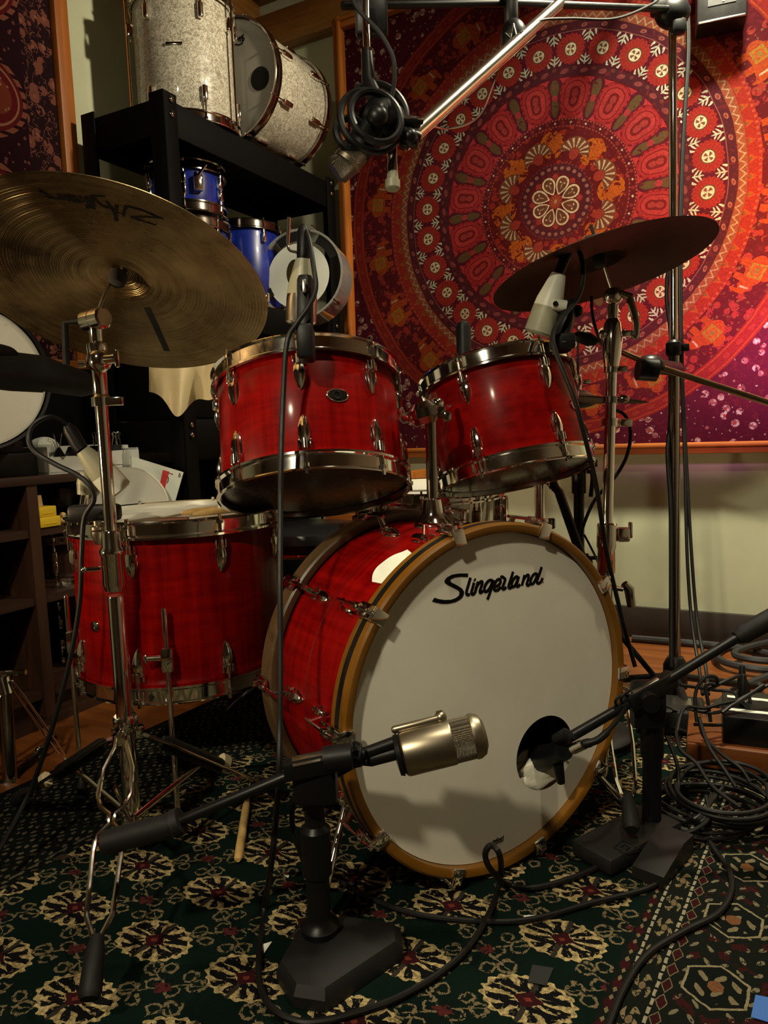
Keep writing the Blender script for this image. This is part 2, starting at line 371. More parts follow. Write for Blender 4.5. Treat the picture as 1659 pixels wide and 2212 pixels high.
    lay(ell(t,s_,.0225,.034),(.06,.01,.012)); lay(ell(t,s_,.0200,.0315),(.68,.54,.36)); lay(ell(t,s_,.0150,.0255),(.14,.065,.03)); lay(ell(t.ab()-.006,s_-.010,.003,.003),(.60,.40,.24)); lay(ell(t,s_+.002,.002,.010),(.50,.30,.16))
    lay(r.lt(.023),(.30,.04,.02)); lay(r.lt(.019)*((th*12.0).sn().gt(.2)),(.48,.10,.03)); lay(r.lt(.010),(.36,.09,.04)); lay(r.lt(.005),(.60,.30,.16))
    fine=m.noise(170,3,.7); med=m.noise(46,4,.7,dist=1.5); c=m.mix((fine.remap(.44,.60)*.42),c.s,(.035,.004,.006)); c=m.mix(med.remap(.52,.66)*.38,c.s,(.10,.010,.010)); c=m.mix(nbig.remap(.3,.7)*.12,c.s,(.06,.012,.016))
    m.set('Base Color',c); n2=m.noise(420,2); m.bump(n2,.15,.001); return m.m
MANDALA=tapestry()
def tapestry2():
    m=Mat('floral_paisley_cloth',(.05,.02,.02),.9,Specular_IOR_Level=.04); x,y,z=m.xyz(); nz=m.noise(22,3,.6); nb=m.noise(45,3,.6)
    c=m.mix(nz,(.022,.010,.014),(.034,.012,.014))
    e=m.voro(22,feature='DISTANCE_TO_EDGE'); f=m.voro(22); f2=m.voro(48)
    vine=((nz-.5).ab()).lt(.012)
    band=x.gt(-.16); band2=x.btw(-.60,-.44)
    c=m.mix(band*vine,c.s,(.25,.09,.06)); c=m.mix(band*f.lt(.42)*nb.gt(.44),c.s,(.30,.10,.07)); c=m.mix(band*f.lt(.16),c.s,(.40,.16,.10)); c=m.mix(band*f2.lt(.2)*nb.gt(.5),c.s,(.20,.06,.05))
    # paisley column: big teardrops in red with cream outline
    xx=x+.215; yy=(y+.06).mod(.30)-.15; tx=xx+yy*yy*3.2
    d=((tx/.075).sq()+(yy/.11).sq()).root()
    pc=x.lt(-.135)
    c=m.mix(pc,c.s,(.030,.008,.012)); c=m.mix(pc*d.lt(1.12)*d.gt(.88)*((y*230.0).sn().gt(-.4)),c.s,(.34,.11,.07)); c=m.mix(pc*d.lt(.92),c.s,(.17,.014,.016)); c=m.mix(pc*d.btw(.70,.78),c.s,(.45,.20,.12)); c=m.mix(pc*d.lt(.45),c.s,(.26,.05,.03)); c=m.mix(pc*d.lt(.5)*f2.lt(.3),c.s,(.44,.20,.12)); c=m.mix(pc*d.gt(1.2)*f2.lt(.25),c.s,(.22,.08,.07))
    c=m.mix(.5,c.s,(.006,.003,.004)); m.set('Base Color',c); return m.m
FLORAL=tapestry2()
def rugm():
    # local x along the rug, y across it (border on the low-y side)
    m=Mat('green_medallion_rug',(.01,.03,.02),.95,Specular_IOR_Level=.05); x,y,z=m.xyz()
    n1=m.noise(60,3,.6); n2=m.noise(61,3,.6,m.stretch(1.1,.9,1)); n3=m.noise(140,3,.7); n4=m.noise(7,3); n5=m.noise(260,2,.6)
    ju=(n1-.5)*.011; jv=(n2-.5)*.011
    GR=(.0022,.0080,.0058); CR=(.60,.44,.20); CRD=(.17,.13,.07); NV=(.005,.005,.006); MRN=(.035,.006,.008)
    c=m.mix(n4.remap(.3,.7),GR,(.0032,.0115,.0080))
    SU,SV=.132,.1735; ysk=y*.075
    def cell(ou,ov): 
        u=(x+ysk+ou-.0065).mod(SU)-SU/2; v=(y+ov).mod(SV)-SV/2; return u,v
    yB=(y+.051)*1.94+.033; field=yB.gt(.1395)
    # main oval medallions
    u,v=cell(0.0,0.0); uj=u+ju; vj=v+jv
    d=((uj*(1/.043)).sq()+(vj*(1/.065)).sq()).root(); an=(uj*1.4).op('ARCTAN2',vj)
    M_=d.lt((an*20.0).cs()*.04+.96)
    c=m.mix(field*M_,c.s,m.mix(n3.remap(.35,.65),(.20,.15,.07),(.52,.40,.19)))
    rays=((an*12.0).sn()+(uj*420.0).sn()*.35); inn=d.btw(.26,.86)
    c=m.mix(field*M_*inn*(rays.gt(-.12))*n3.gt(.40),c.s,NV)
    c=m.mix(field*M_*(uj.ab()-.014).ab().lt(.0042)*vj.ab().lt(.05)*n1.gt(.42),c.s,NV); c=m.mix(field*M_*vj.ab().lt(.0035),c.s,(.03,.025,.02))
    c=m.mix(field*(uj.ab()*1.2+vj.ab()).lt(.019),c.s,MRN); c=m.mix(field*(uj.ab()*1.2+vj.ab()).lt(.006),c.s,(.16,.03,.02))
    # scroll ornaments between
    u,v=cell(SU/2,SV/2); uj=u+ju*1.6; vj=v+jv*1.6; ua=uj.ab(); va=vj.ab()
    def ringm(cu,cv,R0,w): 
        q=((ua-cu).sq()+(va-cv).sq()).root(); return (q-R0).ab().lt(w*.8)
    S=ringm(.022,.040,.0115,.0028).mx(ringm(.034,.018,.009,.0026)).mx(ringm(.0,.016,.010,.0022)).mx((ua-va*.5-.004).ab().lt(.0014)*va.btw(.012,.05))
    c=m.mix(field*S*n3.gt(.44),c.s,CRD); c=m.mix(field*(ua*1.3+va).lt(.016)*n3.gt(.42),c.s,(.08,.016,.016))
    dk=((uj*(1/.04)).sq()+(vj*(1/.055)).sq()).lt(1.0); c=m.mix(field*dk*n3.lt(.45)*.6,c.s,NV)
    # border on the right: guard stripes, wave, octagons
    B=yB.lt(.1395)
    c=m.mix(B,c.s,m.mix(n4,(.0055,.0075,.006),(.008,.010,.0075)))
    yj=yB+jv*.9; xj=x+ju*.6; yo=y+jv*.5
    def band(a,b): return yj.btw(a,b)
    # one repeat of motifs along the border
    z1=band(.105,.1395); p=(xj.mod(.040)-.020); c=m.mix(z1*((p.ab()+(yj-.122).ab()*1.2).lt(.017))*n3.gt(.35),c.s,MRN); c=m.mix(z1*((p.ab()-.012).ab()+(yj-.122).ab()).lt(.006),c.s,CRD)
    for yy in (.1000,.0330): c=m.mix((yj-yy).ab().lt(.0042)*(x.mod(.017).gt(.0045)),c.s,(.30,.27,.19))
    z2=band(.038,.095); p=xj.mod(.066)-.033; q=yj-.0665
    dd=(p.sq()+q.sq()).root(); aa=q.op('ARCTAN2',p); c=m.mix(z2*dd.btw(.010,.025)*((aa*4.0+dd*160.0).sn().gt(.1))*n3.gt(.45),c.s,(.20,.155,.085)); c=m.mix(z2*dd.lt(.008),c.s,(.16,.11,.06))
    z3=band(-.005,.028); p=xj.mod(.033)-.0165; c=m.mix(z3*((p.ab()+(yj-.012).ab()).lt(.012)),c.s,MRN); c=m.mix(z3*((p.ab()+(yj-.012).ab()).btw(.013,.016)),c.s,CRD)
    z4=yj.lt(-.008); p=xj.mod(.155)-.0775; q=(yo+.20).mod(.165)-.0825
    hexd=(p.ab()*.86+q.ab()*.5).mx(q.ab())
    st=((xj*220.0+(yo*160.0).sn()*1.5).sn())*((yo*300.0).sn()*.6+.6)
    c=m.mix(z4*st.gt(.62)*n3.gt(.42),c.s,(.17,.145,.09)); c=m.mix(z4*hexd.lt(.040),c.s,(.005,.0075,.006)); c=m.mix(z4*hexd.btw(.036,.0395),c.s,(.24,.20,.12)); c=m.mix(z4*hexd.lt(.030)*st.gt(.3),c.s,(.18,.145,.085)); c=m.mix(z4*hexd.btw(.052,.066)*n1.gt(.5),c.s,(.035,.007,.008)); c=m.mix(z4*hexd.lt(.010),c.s,(.16,.07,.03))
    z5=y.gt(.93); st5=((xj*230.0+(yo*120.0).sn()*1.2).sn())*((yo*260.0).sn()); c=m.mix(z5,c.s,(.0045,.006,.005)); c=m.mix(z5*st5.gt(.40)*n3.gt(.42),c.s,(.11,.09,.055)); c=m.mix(z5*n1.lt(.47)*.8,c.s,(.004,.005,.0045)); c=m.mix(z5*((yo-.95).ab().lt(.003))*n1.gt(.5),c.s,(.10,.09,.06)); c=m.mix(y.gt(1.25),c.s,(.006,.006,.006))
    m.set('Base Color',m.mix(n5.remap(.2,.8)*.35,c.s,(.004,.005,.004))); m.bump(n5,.6,.004); return m.m
RUGM=rugm()
# ---------------------------------------------------------------- the room
e1=V((sin(R_(28)),cos(R_(28)),0)); e2=V((-cos(R_(28)),sin(R_(28)),0)); PW=V((.84,2.55,0))   # e1 along the left wall (away), e2 along the back wall (leftwards)
def W(u,v,z): return PW+e2*u+e1*v+V((0,0,z))
def wmat(u,v,z): # local x right along the back wall, y into the wall, z up
    o=W(u,v,z); return MX(((-e2.x,e1.x,0,o.x),(-e2.y,e1.y,0,o.y),(0,0,1,o.z),(0,0,0,1)))
def lmat(u,v,z): # left wall: local x along e1, y into the wall (e2)
    o=W(u,v,z); return MX(((e1.x,e2.x,0,o.x),(e1.y,e2.y,0,o.y),(0,0,1,o.z),(0,0,0,1)))
UC=1.5
struct('floor',MB().box((0,0,-.05),(7.5,8.5,.1)),FLOORW,wmat(-.6,-2.2,0),world=False)
struct('wall_back',MB().box((0,.06,1.3),(4.2,.12,2.7)),WALL,wmat(-.55,0,0),world=False)
struct('wall_left',MB().box((0,.06,1.3),(3.4,.12,2.7)),WALL,lmat(UC,-1.7,0),world=False)
struct('ceiling',MB().box((0,0,.05),(4.6,4.9,.1)),BEAMW,wmat(-.35,-2.3,2.58),world=False)
struct('trim_1',MB().box((0,-.03,0),(4.2,.06,.13),bev=.008),BEAMW,wmat(-.55,0,2.345),world=False)
struct('trim_2',MB().box((0,-.09,0),(4.2,.18,.10),bev=.008),BEAMW,wmat(-.55,0,2.53),world=False)
struct('trim_3',MB().box((0,-.03,0),(3.4,.06,.20),bev=.008),BEAMW,lmat(UC,-1.7,2.42),world=False)
struct('wall_right',MB().box((0,.06,1.3),(5.0,.12,2.7)),DIMW,lmat(-1.55,-2.4,0)@RZ(180),world=False)
struct('wall_front',MB().box((0,.06,1.3),(6.0,.12,2.7)),DIMW,wmat(.3,-4.6,0)@RZ(180),world=False)
struct('baseboard_back',MB().box((0,-.008,.055),(4.2,.016,.11),bev=.003),DARKW,wmat(-.55,0,0),world=False)
struct('baseboard_left',MB().box((0,-.008,.055),(3.4,.016,.11),bev=.003),DARKW,lmat(UC,-1.7,0),world=False)
# mandala wall hanging in its pine frame
tp=thing('wall_hanging','large red mandala tapestry in a pine frame on the back wall','tapestry',wmat(.2296,-.03,1.506))
def cloth_panel(w0,w1,h0,h1,th=.012):
    mb=MB(); nx,ny=60,60; vs=[];fs=[]
    for j in range(ny+1):
        for i in range(nx+1):
            x=w0+(w1-w0)*i/nx; z=h0+(h1-h0)*j/ny; vs.append((x,-.004*MN.noise(V((x*3,z*2.2,1.7))),z))
    for j in range(ny):
        for i in range(nx): a=j*(nx+1)+i; fs.append([a,a+1,a+nx+2,a+nx+1])
    mb.add(vs,fs); mb.box(((w0+w1)/2,.012,(h0+h1)/2),(w1-w0,.014,h1-h0)); return mb
def flat(mb): # stand the panel's local z up as the pattern's y
    return mb
o=part(tp,'tapestry_cloth',MB(),MANDALA,world=False)
mb=cloth_panel(-.806,.90,-.832,.76); Mrot=MX(((1,0,0,0),(0,0,1,0),(0,-1,0,0),(0,0,0,1)))   # z-up panel -> xy pattern space
o.data=MB().add(mb.v,mb.f,Mrot).mesh('tapestry_cloth',MANDALA); o.matrix_basis=Mrot.inverted()
def rail(root,a,b,w,mat,name='frame_rail',d=.045):
    mb=MB(); L=((b[0]-a[0])**2+(b[1]-a[1])**2)**.5
    hor=abs(b[0]-a[0])>abs(b[1]-a[1]); cx,cz=(a[0]+b[0])/2,(a[1]+b[1])/2
    mb.box((cx,-.008,cz),(L,d,w) if hor else (w,d,L),bev=.004)
    mb.box((cx+(0 if hor else w*.28),-.033,cz+(w*.28 if hor else 0)),(L,.012,w*.4) if hor else (w*.4,.012,L),bev=.004)
    return part(root,name,mb,mat,world=False)
rail(tp,(-.823,-.86),(-.823,.80),.036,TRIMW); rail(tp,(-.823,-.848),(.93,-.848),.036,TRIMX); rail(tp,(-.823,.778),(.93,.778),.036,TRIMX); rail(tp,(.915,-.86),(.915,.80),.036,TRIMW)
# dark floral hanging on the left wall
tq=thing('wall_hanging','dark floral paisley tapestry in a pine frame on the left wall','tapestry',lmat(UC,-.99,1.62))
o=part(tq,'tapestry_cloth',MB(),FLORAL,world=False); mb=cloth_panel(-1.3,-.03,-.63,.70)
mb2=MB().add([V((v.x,v.y-.03,v.z)) for v in mb.v],mb.f,Mrot); o.data=mb2.mesh('tapestry_cloth',FLORAL); o.matrix_basis=Mrot.inverted()
mb=MB().box((0,-.024,.03),(.05,.048,1.40),bev=.005); part(tq,'frame_rail',mb,TRIMW,world=False)
mb=MB().box((-.66,-.024,-.645),(1.36,.048,.04),bev=.005); part(tq,'frame_rail',mb,TRIMX,world=False)
mb=MB().box((-.66,-.024,.715),(1.36,.048,.04),bev=.005); part(tq,'frame_rail',mb,TRIMX,world=False)
# rug
ro=V((.237,1.0,.002)); ra=R_(57); rx=V((cos(ra),sin(ra),0)); ry=V((-sin(ra),cos(ra),0)); rorg=ro-rx*(.132/2)-ry*(.1735/2)
RM=MX(((rx.x,ry.x,0,rorg.x),(rx.y,ry.y,0,rorg.y),(0,0,1,.0),(0,0,0,1)))
RTOP=.008
mb=MB(); nx,ny=60,60; vs=[];fs=[]
ux0,ux1,vy0,vy1=-1.35,1.02,-.95,1.27
for j in range(ny+1):
    for i in range(nx+1):
        x=ux0+(ux1-ux0)*i/nx; y=vy0+(vy1-vy0)*j/ny; vs.append((x,y,RTOP-.0012+.0012*MN.noise(V((x*4,y*4,0)))))
for j in range(ny):
    for i in range(nx): a=j*(nx+1)+i; fs.append([a,a+1,a+nx+2,a+nx+1])
mb.add(vs,fs); mb.box(((ux0+ux1)/2,(vy0+vy1)/2,.003),(ux1-ux0,vy1-vy0,.005))
single('area_rug',mb,RUGM,'dark green rug with cream oval medallions under the drum kit','rug',RM,world=False)
# ---------------------------------------------------------------- drums
def lug_mb(kind,L=.056):
    mb=MB()
    if kind=='tear':   # ribbed teardrop casing, broad end towards the hoop (+z)
        def md(a,t):
            return 1+.13*cos(a*9)*sin(t)
        prof=[]; n=14; vs=[];fs=[]; seg=26
        for i in range(n+1):
            q=i/n; z=L*.5-L*q; w=(sin(pi*min(q*1.25,1)/2)**.6)*(1-max(0,q-.25)/.75)**.55 if i<n else 0
            w=max(w,.02)
            for k in range(seg):
                a=2*pi*k/seg; rr=w*(1+.10*cos(7*a)); vs.append((.0015+.0125*abs(cos(a)) * rr if cos(a)>0 else 0, .0145*sin(a)*rr, z))
        for i in range(n):
            for k in range(seg): k2=(k+1)%seg; fs.append([i*seg+k,(i+1)*seg+k,(i+1)*seg+k2,i*seg+k2])
        mb.add(vs,fs); mb.cyl((.0085,0,L*.5-.012),(.0085,0,L*.5+.004),.0048,seg=12)
        mb.box((.004,.0095,L*.5-.004),(.009,.004,.016),bev=.0015); mb.box((.004,-.0095,L*.5-.004),(.009,.004,.016),bev=.0015)
    else:              # small rounded box lug
        mb.box((.008,0,0),(.016,.017,L),bev=.005,seg=3); mb.cyl((.010,0,L*.4),(.010,0,L*.5+.008),.005,seg=12)
    return mb
def rod_mb(L):      # from the lug (z=0) up to the hoop (z=L)
    mb=MB(); mb.cyl((0,0,0),(0,0,L),.0027,seg=8); mb.cyl((0,0,L-.002),(0,0,L+.004),.0055,.005,seg=10); mb.box((0,0,L+.009),(.005,.005,.012)); return mb
def badge_mb():     # oval plate with a dark eyelet, x outwards
    mb=MB(); n=36
    for (a,b,x0,x1) in ((.0185,.0112,.0,.0016),):
        mb.prism([(a*cos(2*pi*i/n),b*sin(2*pi*i/n)) for i in range(n)],x0,x1,MX(((0,0,1,0),(1,0,0,0),(0,1,0,0),(0,0,0,1))))
    return mb
def drum(name,label,M,R,H,nl,shell,phase=0,lo=True,hoopw=.03,group=None,headt=None,headb=None,lug='tear',lugL=.056,hmat=None,open_bottom=False,lugin=.055,cat='drum',badge=None,airhole=None,phase2=None):
    headt=headt or HEADW; headb=headb or HEADB; hmat=hmat or CHROME
    root=thing(name,label,cat,M,group)
    sh=part(root,'shell',MB().lathe([(R,.006),(R,H-.006),(R-.002,H-.001),(R-.006,H-.004),(R-.006,.004),(R-.002,.001)],72,closed=True),shell,world=False)
    def hoop(z,s): # s=+1 top
        h=hoopw
        p=[(R+.0035,z-s*(h-.010)),(R+.0125,z-s*(h-.009)),(R+.0125,z-s*(h-.013)),(R+.0078,z-s*(h-.0165)),(R+.0078,z+s*.006),(R+.0118,z+s*.009),(R+.0105,z+s*.0115),(R+.0045,z+s*.0095),(R+.0045,z-s*.004)]
        return MB().lathe(p,96,closed=True)
    part(root,'hoop',hoop(H,1),hmat,world=False); part(root,'hoop',hoop(0,-1),hmat,world=False)
    part(root,'drum_head',MB().lathe([(0,H+.0005),(R-.008,H+.0005),(R+.001,H-.002),(R+.003,H-.010),(R+.002,H-.010),(R,H-.004),(R-.009,H-.001),(0,H-.001)],72),headt,world=False)
    part(root,'drum_head',MB().lathe([(0,-.0005),(R-.008,-.0005),(R+.001,.002),(R+.003,.010),(R+.002,.010),(R,.004),(R-.009,.001),(0,.001)],72),headb,world=False)
    lm=lm2=rm=None
    for side in ((1,-1) if lo else (1,)):
        for k in range(nl):
            a=(phase if side==1 or phase2 is None else phase2)+360*k/nl
            z=H-lugin if side==1 else lugin
            Ml=RZ(a)@T(R,0,z)@(RX(180) if side==-1 else MX.Identity(4))
            if lm is None: lm=part(root,'lug',lug_mb(lug,lugL),CHROME,world=False); l=lm; l.matrix_basis=Ml
            else: l=inst(lm,root,Ml)
            Lr=lugin-lugL*.5+.002; Mr=RZ(a)@T(R+.0098,0,H-lugin+lugL*.5 if side==1 else lugin-lugL*.5)@(RX(180) if side==-1 else MX.Identity(4))
            if rm is None: rm=part(root,'tension_rod',rod_mb(Lr),CHROME,world=False); rm.matrix_basis=Mr
            else: inst(rm,root,Mr)
            rc=MB()
    if badge:
        b=part(root,'badge',badge_mb(),CHROME_D,'oval silver badge with a dark eyelet',world=False); b.matrix_basis=RZ(badge[0])@T(R,0,badge[1])
        g=part(root,'x',MB().lathe([(.0042,0),(.0078,0),(.0082,.0022),(.0066,.0034),(.0044,.0026)],20,MX(((0,0,1,0),(1,0,0,0),(0,1,0,0),(0,0,0,1))),closed=True).lathe([(0,.0018),(.0048,.0018)],16,MX(((0,0,1,0),(1,0,0,0),(0,1,0,0),(0,0,0,1)))),INK,world=False)
        g.name='eyelet'; g.parent=b; 
        rim=part(root,'badge_rim',MB().tube([(.0016,.0182*cos(2*pi*i/36),.011*sin(2*pi*i/36)) for i in range(36)],.0011,6,closed=True),CHROME,world=False); rim.parent=b
    return root,sh
def dmat(c,n,off=.0): n=V(n).normalized(); return fmat(V(c)+n*off,n)
tom1,s1=drum('tom_drum','bright red rack tom, the left one, with an oval badge at the front',dmat((-.1238,1.346,.6357),(-.063,.323,.944),.010),.165,.215,8,RED,-89,group='red rack toms',badge=(-68.3,.118),headb=HEADB,lugin=.058)
tom2,s2=drum('tom_drum','red grained rack tom, the right one, under the dark crash cymbal',dmat((.2773,1.5241,.6406),(-.147,.249,.957),.010),.152,.215,6,RED2,-125,group='red rack toms',badge=(-37,.10),headb=HEADB,lugin=.058)
ft,s3=drum('floor_tom','large red floor tom on chrome legs left of the bass drum','drum' and T(-.42,1.487,.287),.1985,.308,8,RED,-98,badge=None,lugin=.062,headb=HEADB)
# floor tom badge (small round eyelet) and legs
b=part(ft,'air_vent',MB().lathe([(0,.002),(.004,.002),(.005,.004),(.010,.003),(.011,0)],20,MX(((0,0,1,0),(1,0,0,0),(0,1,0,0),(0,0,0,1)))),CHROME_D,world=False); b.matrix_basis=RZ(-125)@T(.1985,0,.125)
for a in (-82.5,-160,35):
    mb=MB().box((.012,0,0),(.024,.022,.045),bev=.005).cyl((.015,-.010,.004),(.015,-.034,.004),.005,seg=12).sph((.015,-.037,.004),(.0045,.004,.009),seg=12,rings=8)
    b=part(ft,'leg_bracket',mb,CHROME,world=False); b.matrix_basis=RZ(a)@T(.1985,0,.073)
    lg=part(ft,'leg',MB().tube([(0,0,-.243),(0,0,-.06),(0,0,.10),(0,0,.143),(0,0,.147)],[.0048,.0048,.0048,.0048,.003],12),CHROME,world=False); lg.matrix_basis=RZ(a)@T(.2155,0,.0)@T(0,0,.02)
    f=part(ft,'rubber_foot',MB().lathe([(0,-.2875),(.010,-.2875),(.012,-.283),(.009,-.257),(.006,-.25),(0,-.25)],18,T(0,0,.018)),RUBBER,world=False); f.parent=lg
def crvpx(p,n): return [(v.x,v.y) for v in crv([(x,y,0) for x,y in p],n)]
# ---- bass drum: local z is the axis towards the front head
bn=V((cos(R_(-59)),sin(R_(-59)),0)); bc=V((.1735,1.1746,.3057)); BX=V((-bn.y,bn.x,0))  # BX = right along the head
BM=fmat(bc,bn,BX); BL=.285; RB=.272
def bpt(px,py,off=0): p=BM.inverted()@atp(px,py,bc,bn); return (p.x,p.y)
bass=thing('bass_drum','red bass drum with a white front head, black script lettering and a sound hole','drum',BM)
part(bass,'shell',MB().lathe([(RB,-.012),(RB,-BL+.012),(RB-.008,-BL+.012),(RB-.008,-.012)],96,closed=True),RED,world=False)
part(bass,'shell_seam',MB().lathe([(RB+.0006,-.155),(RB+.0010,-.1535),(RB+.0006,-.152)],96),plain('seam_red',(.12,.003,.003),.4),world=False)
def bhoop(z0,z1,name,mt,strip):
    ho=part(bass,'hoop',MB().lathe([(.2755,z0),(.2755,z1),(.279,z1+.002),(.288,z1+.002),(.2915,z1-.001),(.2915,z0+.001),(.288,z0-.002),(.279,z0-.002)],120,closed=True),mt,name,world=False)
    if strip:
        st=part(bass,'inlay_stripe',MB().lathe([(.2913,(z0+z1)/2-.006),(.2921,(z0+z1)/2-.006),(.2921,(z0+z1)/2+.006),(.2913,(z0+z1)/2+.006)],120,closed=True),BLACK,world=False); st.parent=ho
    return ho
bhoop(-.026,.012,'gold wood hoop with a black inlay stripe',HOOPW,True); bhoop(-BL-.012,-BL+.024,'dark rear wood hoop',wood('brown_hoop',(.05,.028,.012),(.10,.06,.028),'x',.35,.5),False)
part(bass,'bearing_rim',MB().lathe([(.2722,-.020),(.2765,-.020),(.2765,-.036),(.2722,-.036)],96,closed=True),CHROME,'bright metal rim band',world=False)
# front head with the sound hole: strip from the hole's edge to the rim
hx,hy=bpt(1179,1627); HR=.0655
hd=MB(); nseg=120; vs=[];fs=[]; nr=6
RH=.2745
for i in range(nseg):
    a=2*pi*i/nseg; p0=V((hx+HR*cos(a),hy+HR*sin(a),0))
    d=V((cos(a),sin(a),0)); bq=p0.dot(d); cq=p0.length_squared-RH*RH; tt=-bq+math.sqrt(bq*bq-cq)
    for k in range(nr+1):
        q=p0+d*tt*k/nr; vs.append((q.x,q.y,-.0015))
for i in range(nseg):
    j=(i+1)%nseg
    for k in range(nr): fs.append([i*(nr+1)+k,i*(nr+1)+k+1,j*(nr+1)+k+1,j*(nr+1)+k])
hd.add(vs,fs)
front=part(bass,'drum_head',hd,HEADW,'white coated front head with lettering and a round sound hole',world=False)
part(bass,'drum_head',MB().lathe([(0,-BL),(.276,-BL),(.276,-BL+.003),(0,-BL+.001)],64),HEADG,world=False)
# script lettering traced as strokes on the head (crop pixels of the lettering -> the head's own plane)
def lg(x,y): return bpt(900+x*.1929,1180+y*.1929)
LW=.0049
mb=MB()
S_=[(580,306),(578,345),(500,342),(430,350),(385,370),(378,390),(400,410),(460,440),(515,475),(535,510),(530,550),(500,590),(440,625),(360,643),(290,645),(220,632),(178,618),(205,577),(250,592),(320,603),(390,600),(440,583),(478,555),(487,520),(470,495),(410,465),(350,435),(320,410),(318,385),(345,350),(400,320),(480,306)]
mb.prism([lg(*p) for p in S_][::-1],-.0016,-.0008)
STR=[[(608,352),(582,440),(562,515),(572,545),(600,538)],[(648,408),(632,465),(618,522),(630,540),(655,525)],[(692,395),(672,470),(655,528)],[(665,475),(690,430),(716,403),(736,395),(740,420),(722,470),(712,508),(722,520),(748,500)],
 [(857,388),(830,380),(800,398),(775,435),(762,480),(772,508),(795,502),(828,460),(855,395)],[(868,378),(850,440),(830,510),(797,598)],[(876,458),(915,440),(944,405),(936,372),(908,378),(882,415),(868,462),(880,494),(915,490),(948,455)],[(945,352),(962,342),(985,358),(1000,372)],[(1000,365),(982,420),(964,465),(978,482),(1010,458)],
 [(1085,285),(1062,360),(1034,445),(1046,470),(1078,448)],[(1142,348),(1118,342),(1090,370),(1070,415),(1074,450),(1096,450),(1122,410),(1142,350)],[(1150,338),(1135,390),(1122,438),(1136,452),(1165,428)],[(1212,322),(1198,385),(1183,442)],[(1195,392),(1215,352),(1240,326),(1258,325),(1260,350),(1246,395),(1238,425),(1250,440),(1276,424)],
 [(1358,318),(1335,308),(1308,325),(1287,365),(1280,408),(1298,424),(1325,395),(1355,325)],[(1405,232),(1380,310),(1352,392),(1364,416),(1395,400),(1416,356)]]
for st in STR: mb.stroke([lg(*p) for p in st],LW,-.0016,-.0008)
mb.stroke([lg(650,372),lg(660,382)],LW*1.1,-.0016,-.0008); mb.stroke([lg(1418,400),lg(1424,408)],.0012,-.0016,-.0008)
l=part(bass,'lettering',mb,INK,'black script lettering',world=False); l.parent=front
def rl(x,y): return bpt(860+x*.3255,1780+y*.3255)
mb=MB(); mb.stroke([rl(628,130),rl(660,125),rl(700,108)],.0012,-.0016,-.0008,sm=2); mb.stroke([rl(628,130),rl(636,108),rl(650,112),rl(664,94),rl(676,102),rl(704,82),rl(700,108)],.0011,-.0016,-.0008,sm=1); mb.stroke([rl(640,118),rl(692,100)],.0016,-.0016,-.0008,sm=1)
l=part(bass,'crown_mark',mb,CAST,'small grey crown mark',world=False); l.parent=front
# claws, rods and lugs
def claw_mb():
    mb=MB(); mb.box((.2975,0,-.006),(.006,.024,.044),bev=.0022); mb.box((.286,0,.0155),(.026,.022,.005),bev=.002); mb.box((.302,0,-.022),(.012,.013,.018),bev=.003); return mb
def trod_mb(): # T handled rod reaching back to the lug
    mb=MB().cyl((.304,0,.004),(.304,0,-.085),.003,seg=10); mb.box((.304,0,.008),(.007,.007,.010),bev=.001); return mb
def blug_mb():
    mb=MB(); l_=lug_mb('tear',.052); mb.add(l_.v,l_.f,T(RB,0,-.098)); mb.cyl((RB+.014,0,-.075),(.304,0,-.07),.006,.005,seg=12); return mb
protos={}
for side in (0,1):
    for k in range(10):
        a=-2+36*k
        Ms=RZ(a) if side==0 else T(0,0,-BL)@RZ(a)@MX.Scale(-1,4,V((0,0,1)))
        if side==1: Ms=RZ(a)@T(0,0,-BL)@RX(180)
        for nm,fn in (('claw_hook',claw_mb),('tension_rod',trod_mb),('lug',blug_mb)):
            if side==1 and nm=='lug': Mx_=Ms
            else: Mx_=Ms
            if nm not in protos: protos[nm]=part(bass,nm,fn(),CHROME,world=False); protos[nm].matrix_basis=Mx_
            else: inst(protos[nm],bass,Mx_)
# white paper patch stuck on the shell beside the hoop
def shellpt(px,py,r,back=False):   # where the sight line meets the shell
    o=BM.inverted()@CC; d=(BM.inverted()@(CC+ray(px,py)))-o
    a=d.x*d.x+d.y*d.y; b=2*(o.x*d.x+o.y*d.y); c=o.x*o.x+o.y*o.y-r*r; t=(-b-math.sqrt(max(0,b*b-4*a*c)))/(2*a); p=o+d*t
    return math.degrees(math.atan2(p.y,p.x)),p.z
mb=MB(); vs=[];fs=[]
Lf=[shellpt(x,y,RB+.002) for x,y in crvpx([(803,1256),(806,1240),(818,1221),(836,1208),(858,1196),(880,1187)],5)]
Rt=[shellpt(x,y,RB+.002) for x,y in crvpx([(839,1262),(850,1249),(862,1237),(875,1225),(888,1214),(899,1205)],5)]
nB=10
for (a0,z0),(a1,z1) in zip(Lf,Rt):
    z1=max(z1,-.034)
    for k in range(nB+1):
        q=k/nB; rr=RB+.0014+.0035*abs(MN.noise(V((a0*.13,q*1.7,0))))*min(1,4*(1-q)); a=a0+(a1-a0)*q; z_=z0+(z1-z0)*q
        vs.append((rr*cos(R_(a)),rr*sin(R_(a)),z_))
for i in range(len(Lf)-1):
    for k in range(nB): q=i*(nB+1)+k; fs.append([q,q+nB+1,q+nB+2,q+1])
n0=len(vs); vs+=[(x*(RB+.0008)/(RB+.0018),y*(RB+.0008)/(RB+.0018),z) for x,y,z in vs]; fs+=[[q+n0 for q in f][::-1] for f in fs]
part(bass,'paper_patch',mb.add(vs,fs),PAPER,'torn white paper patch on the shell',world=False)
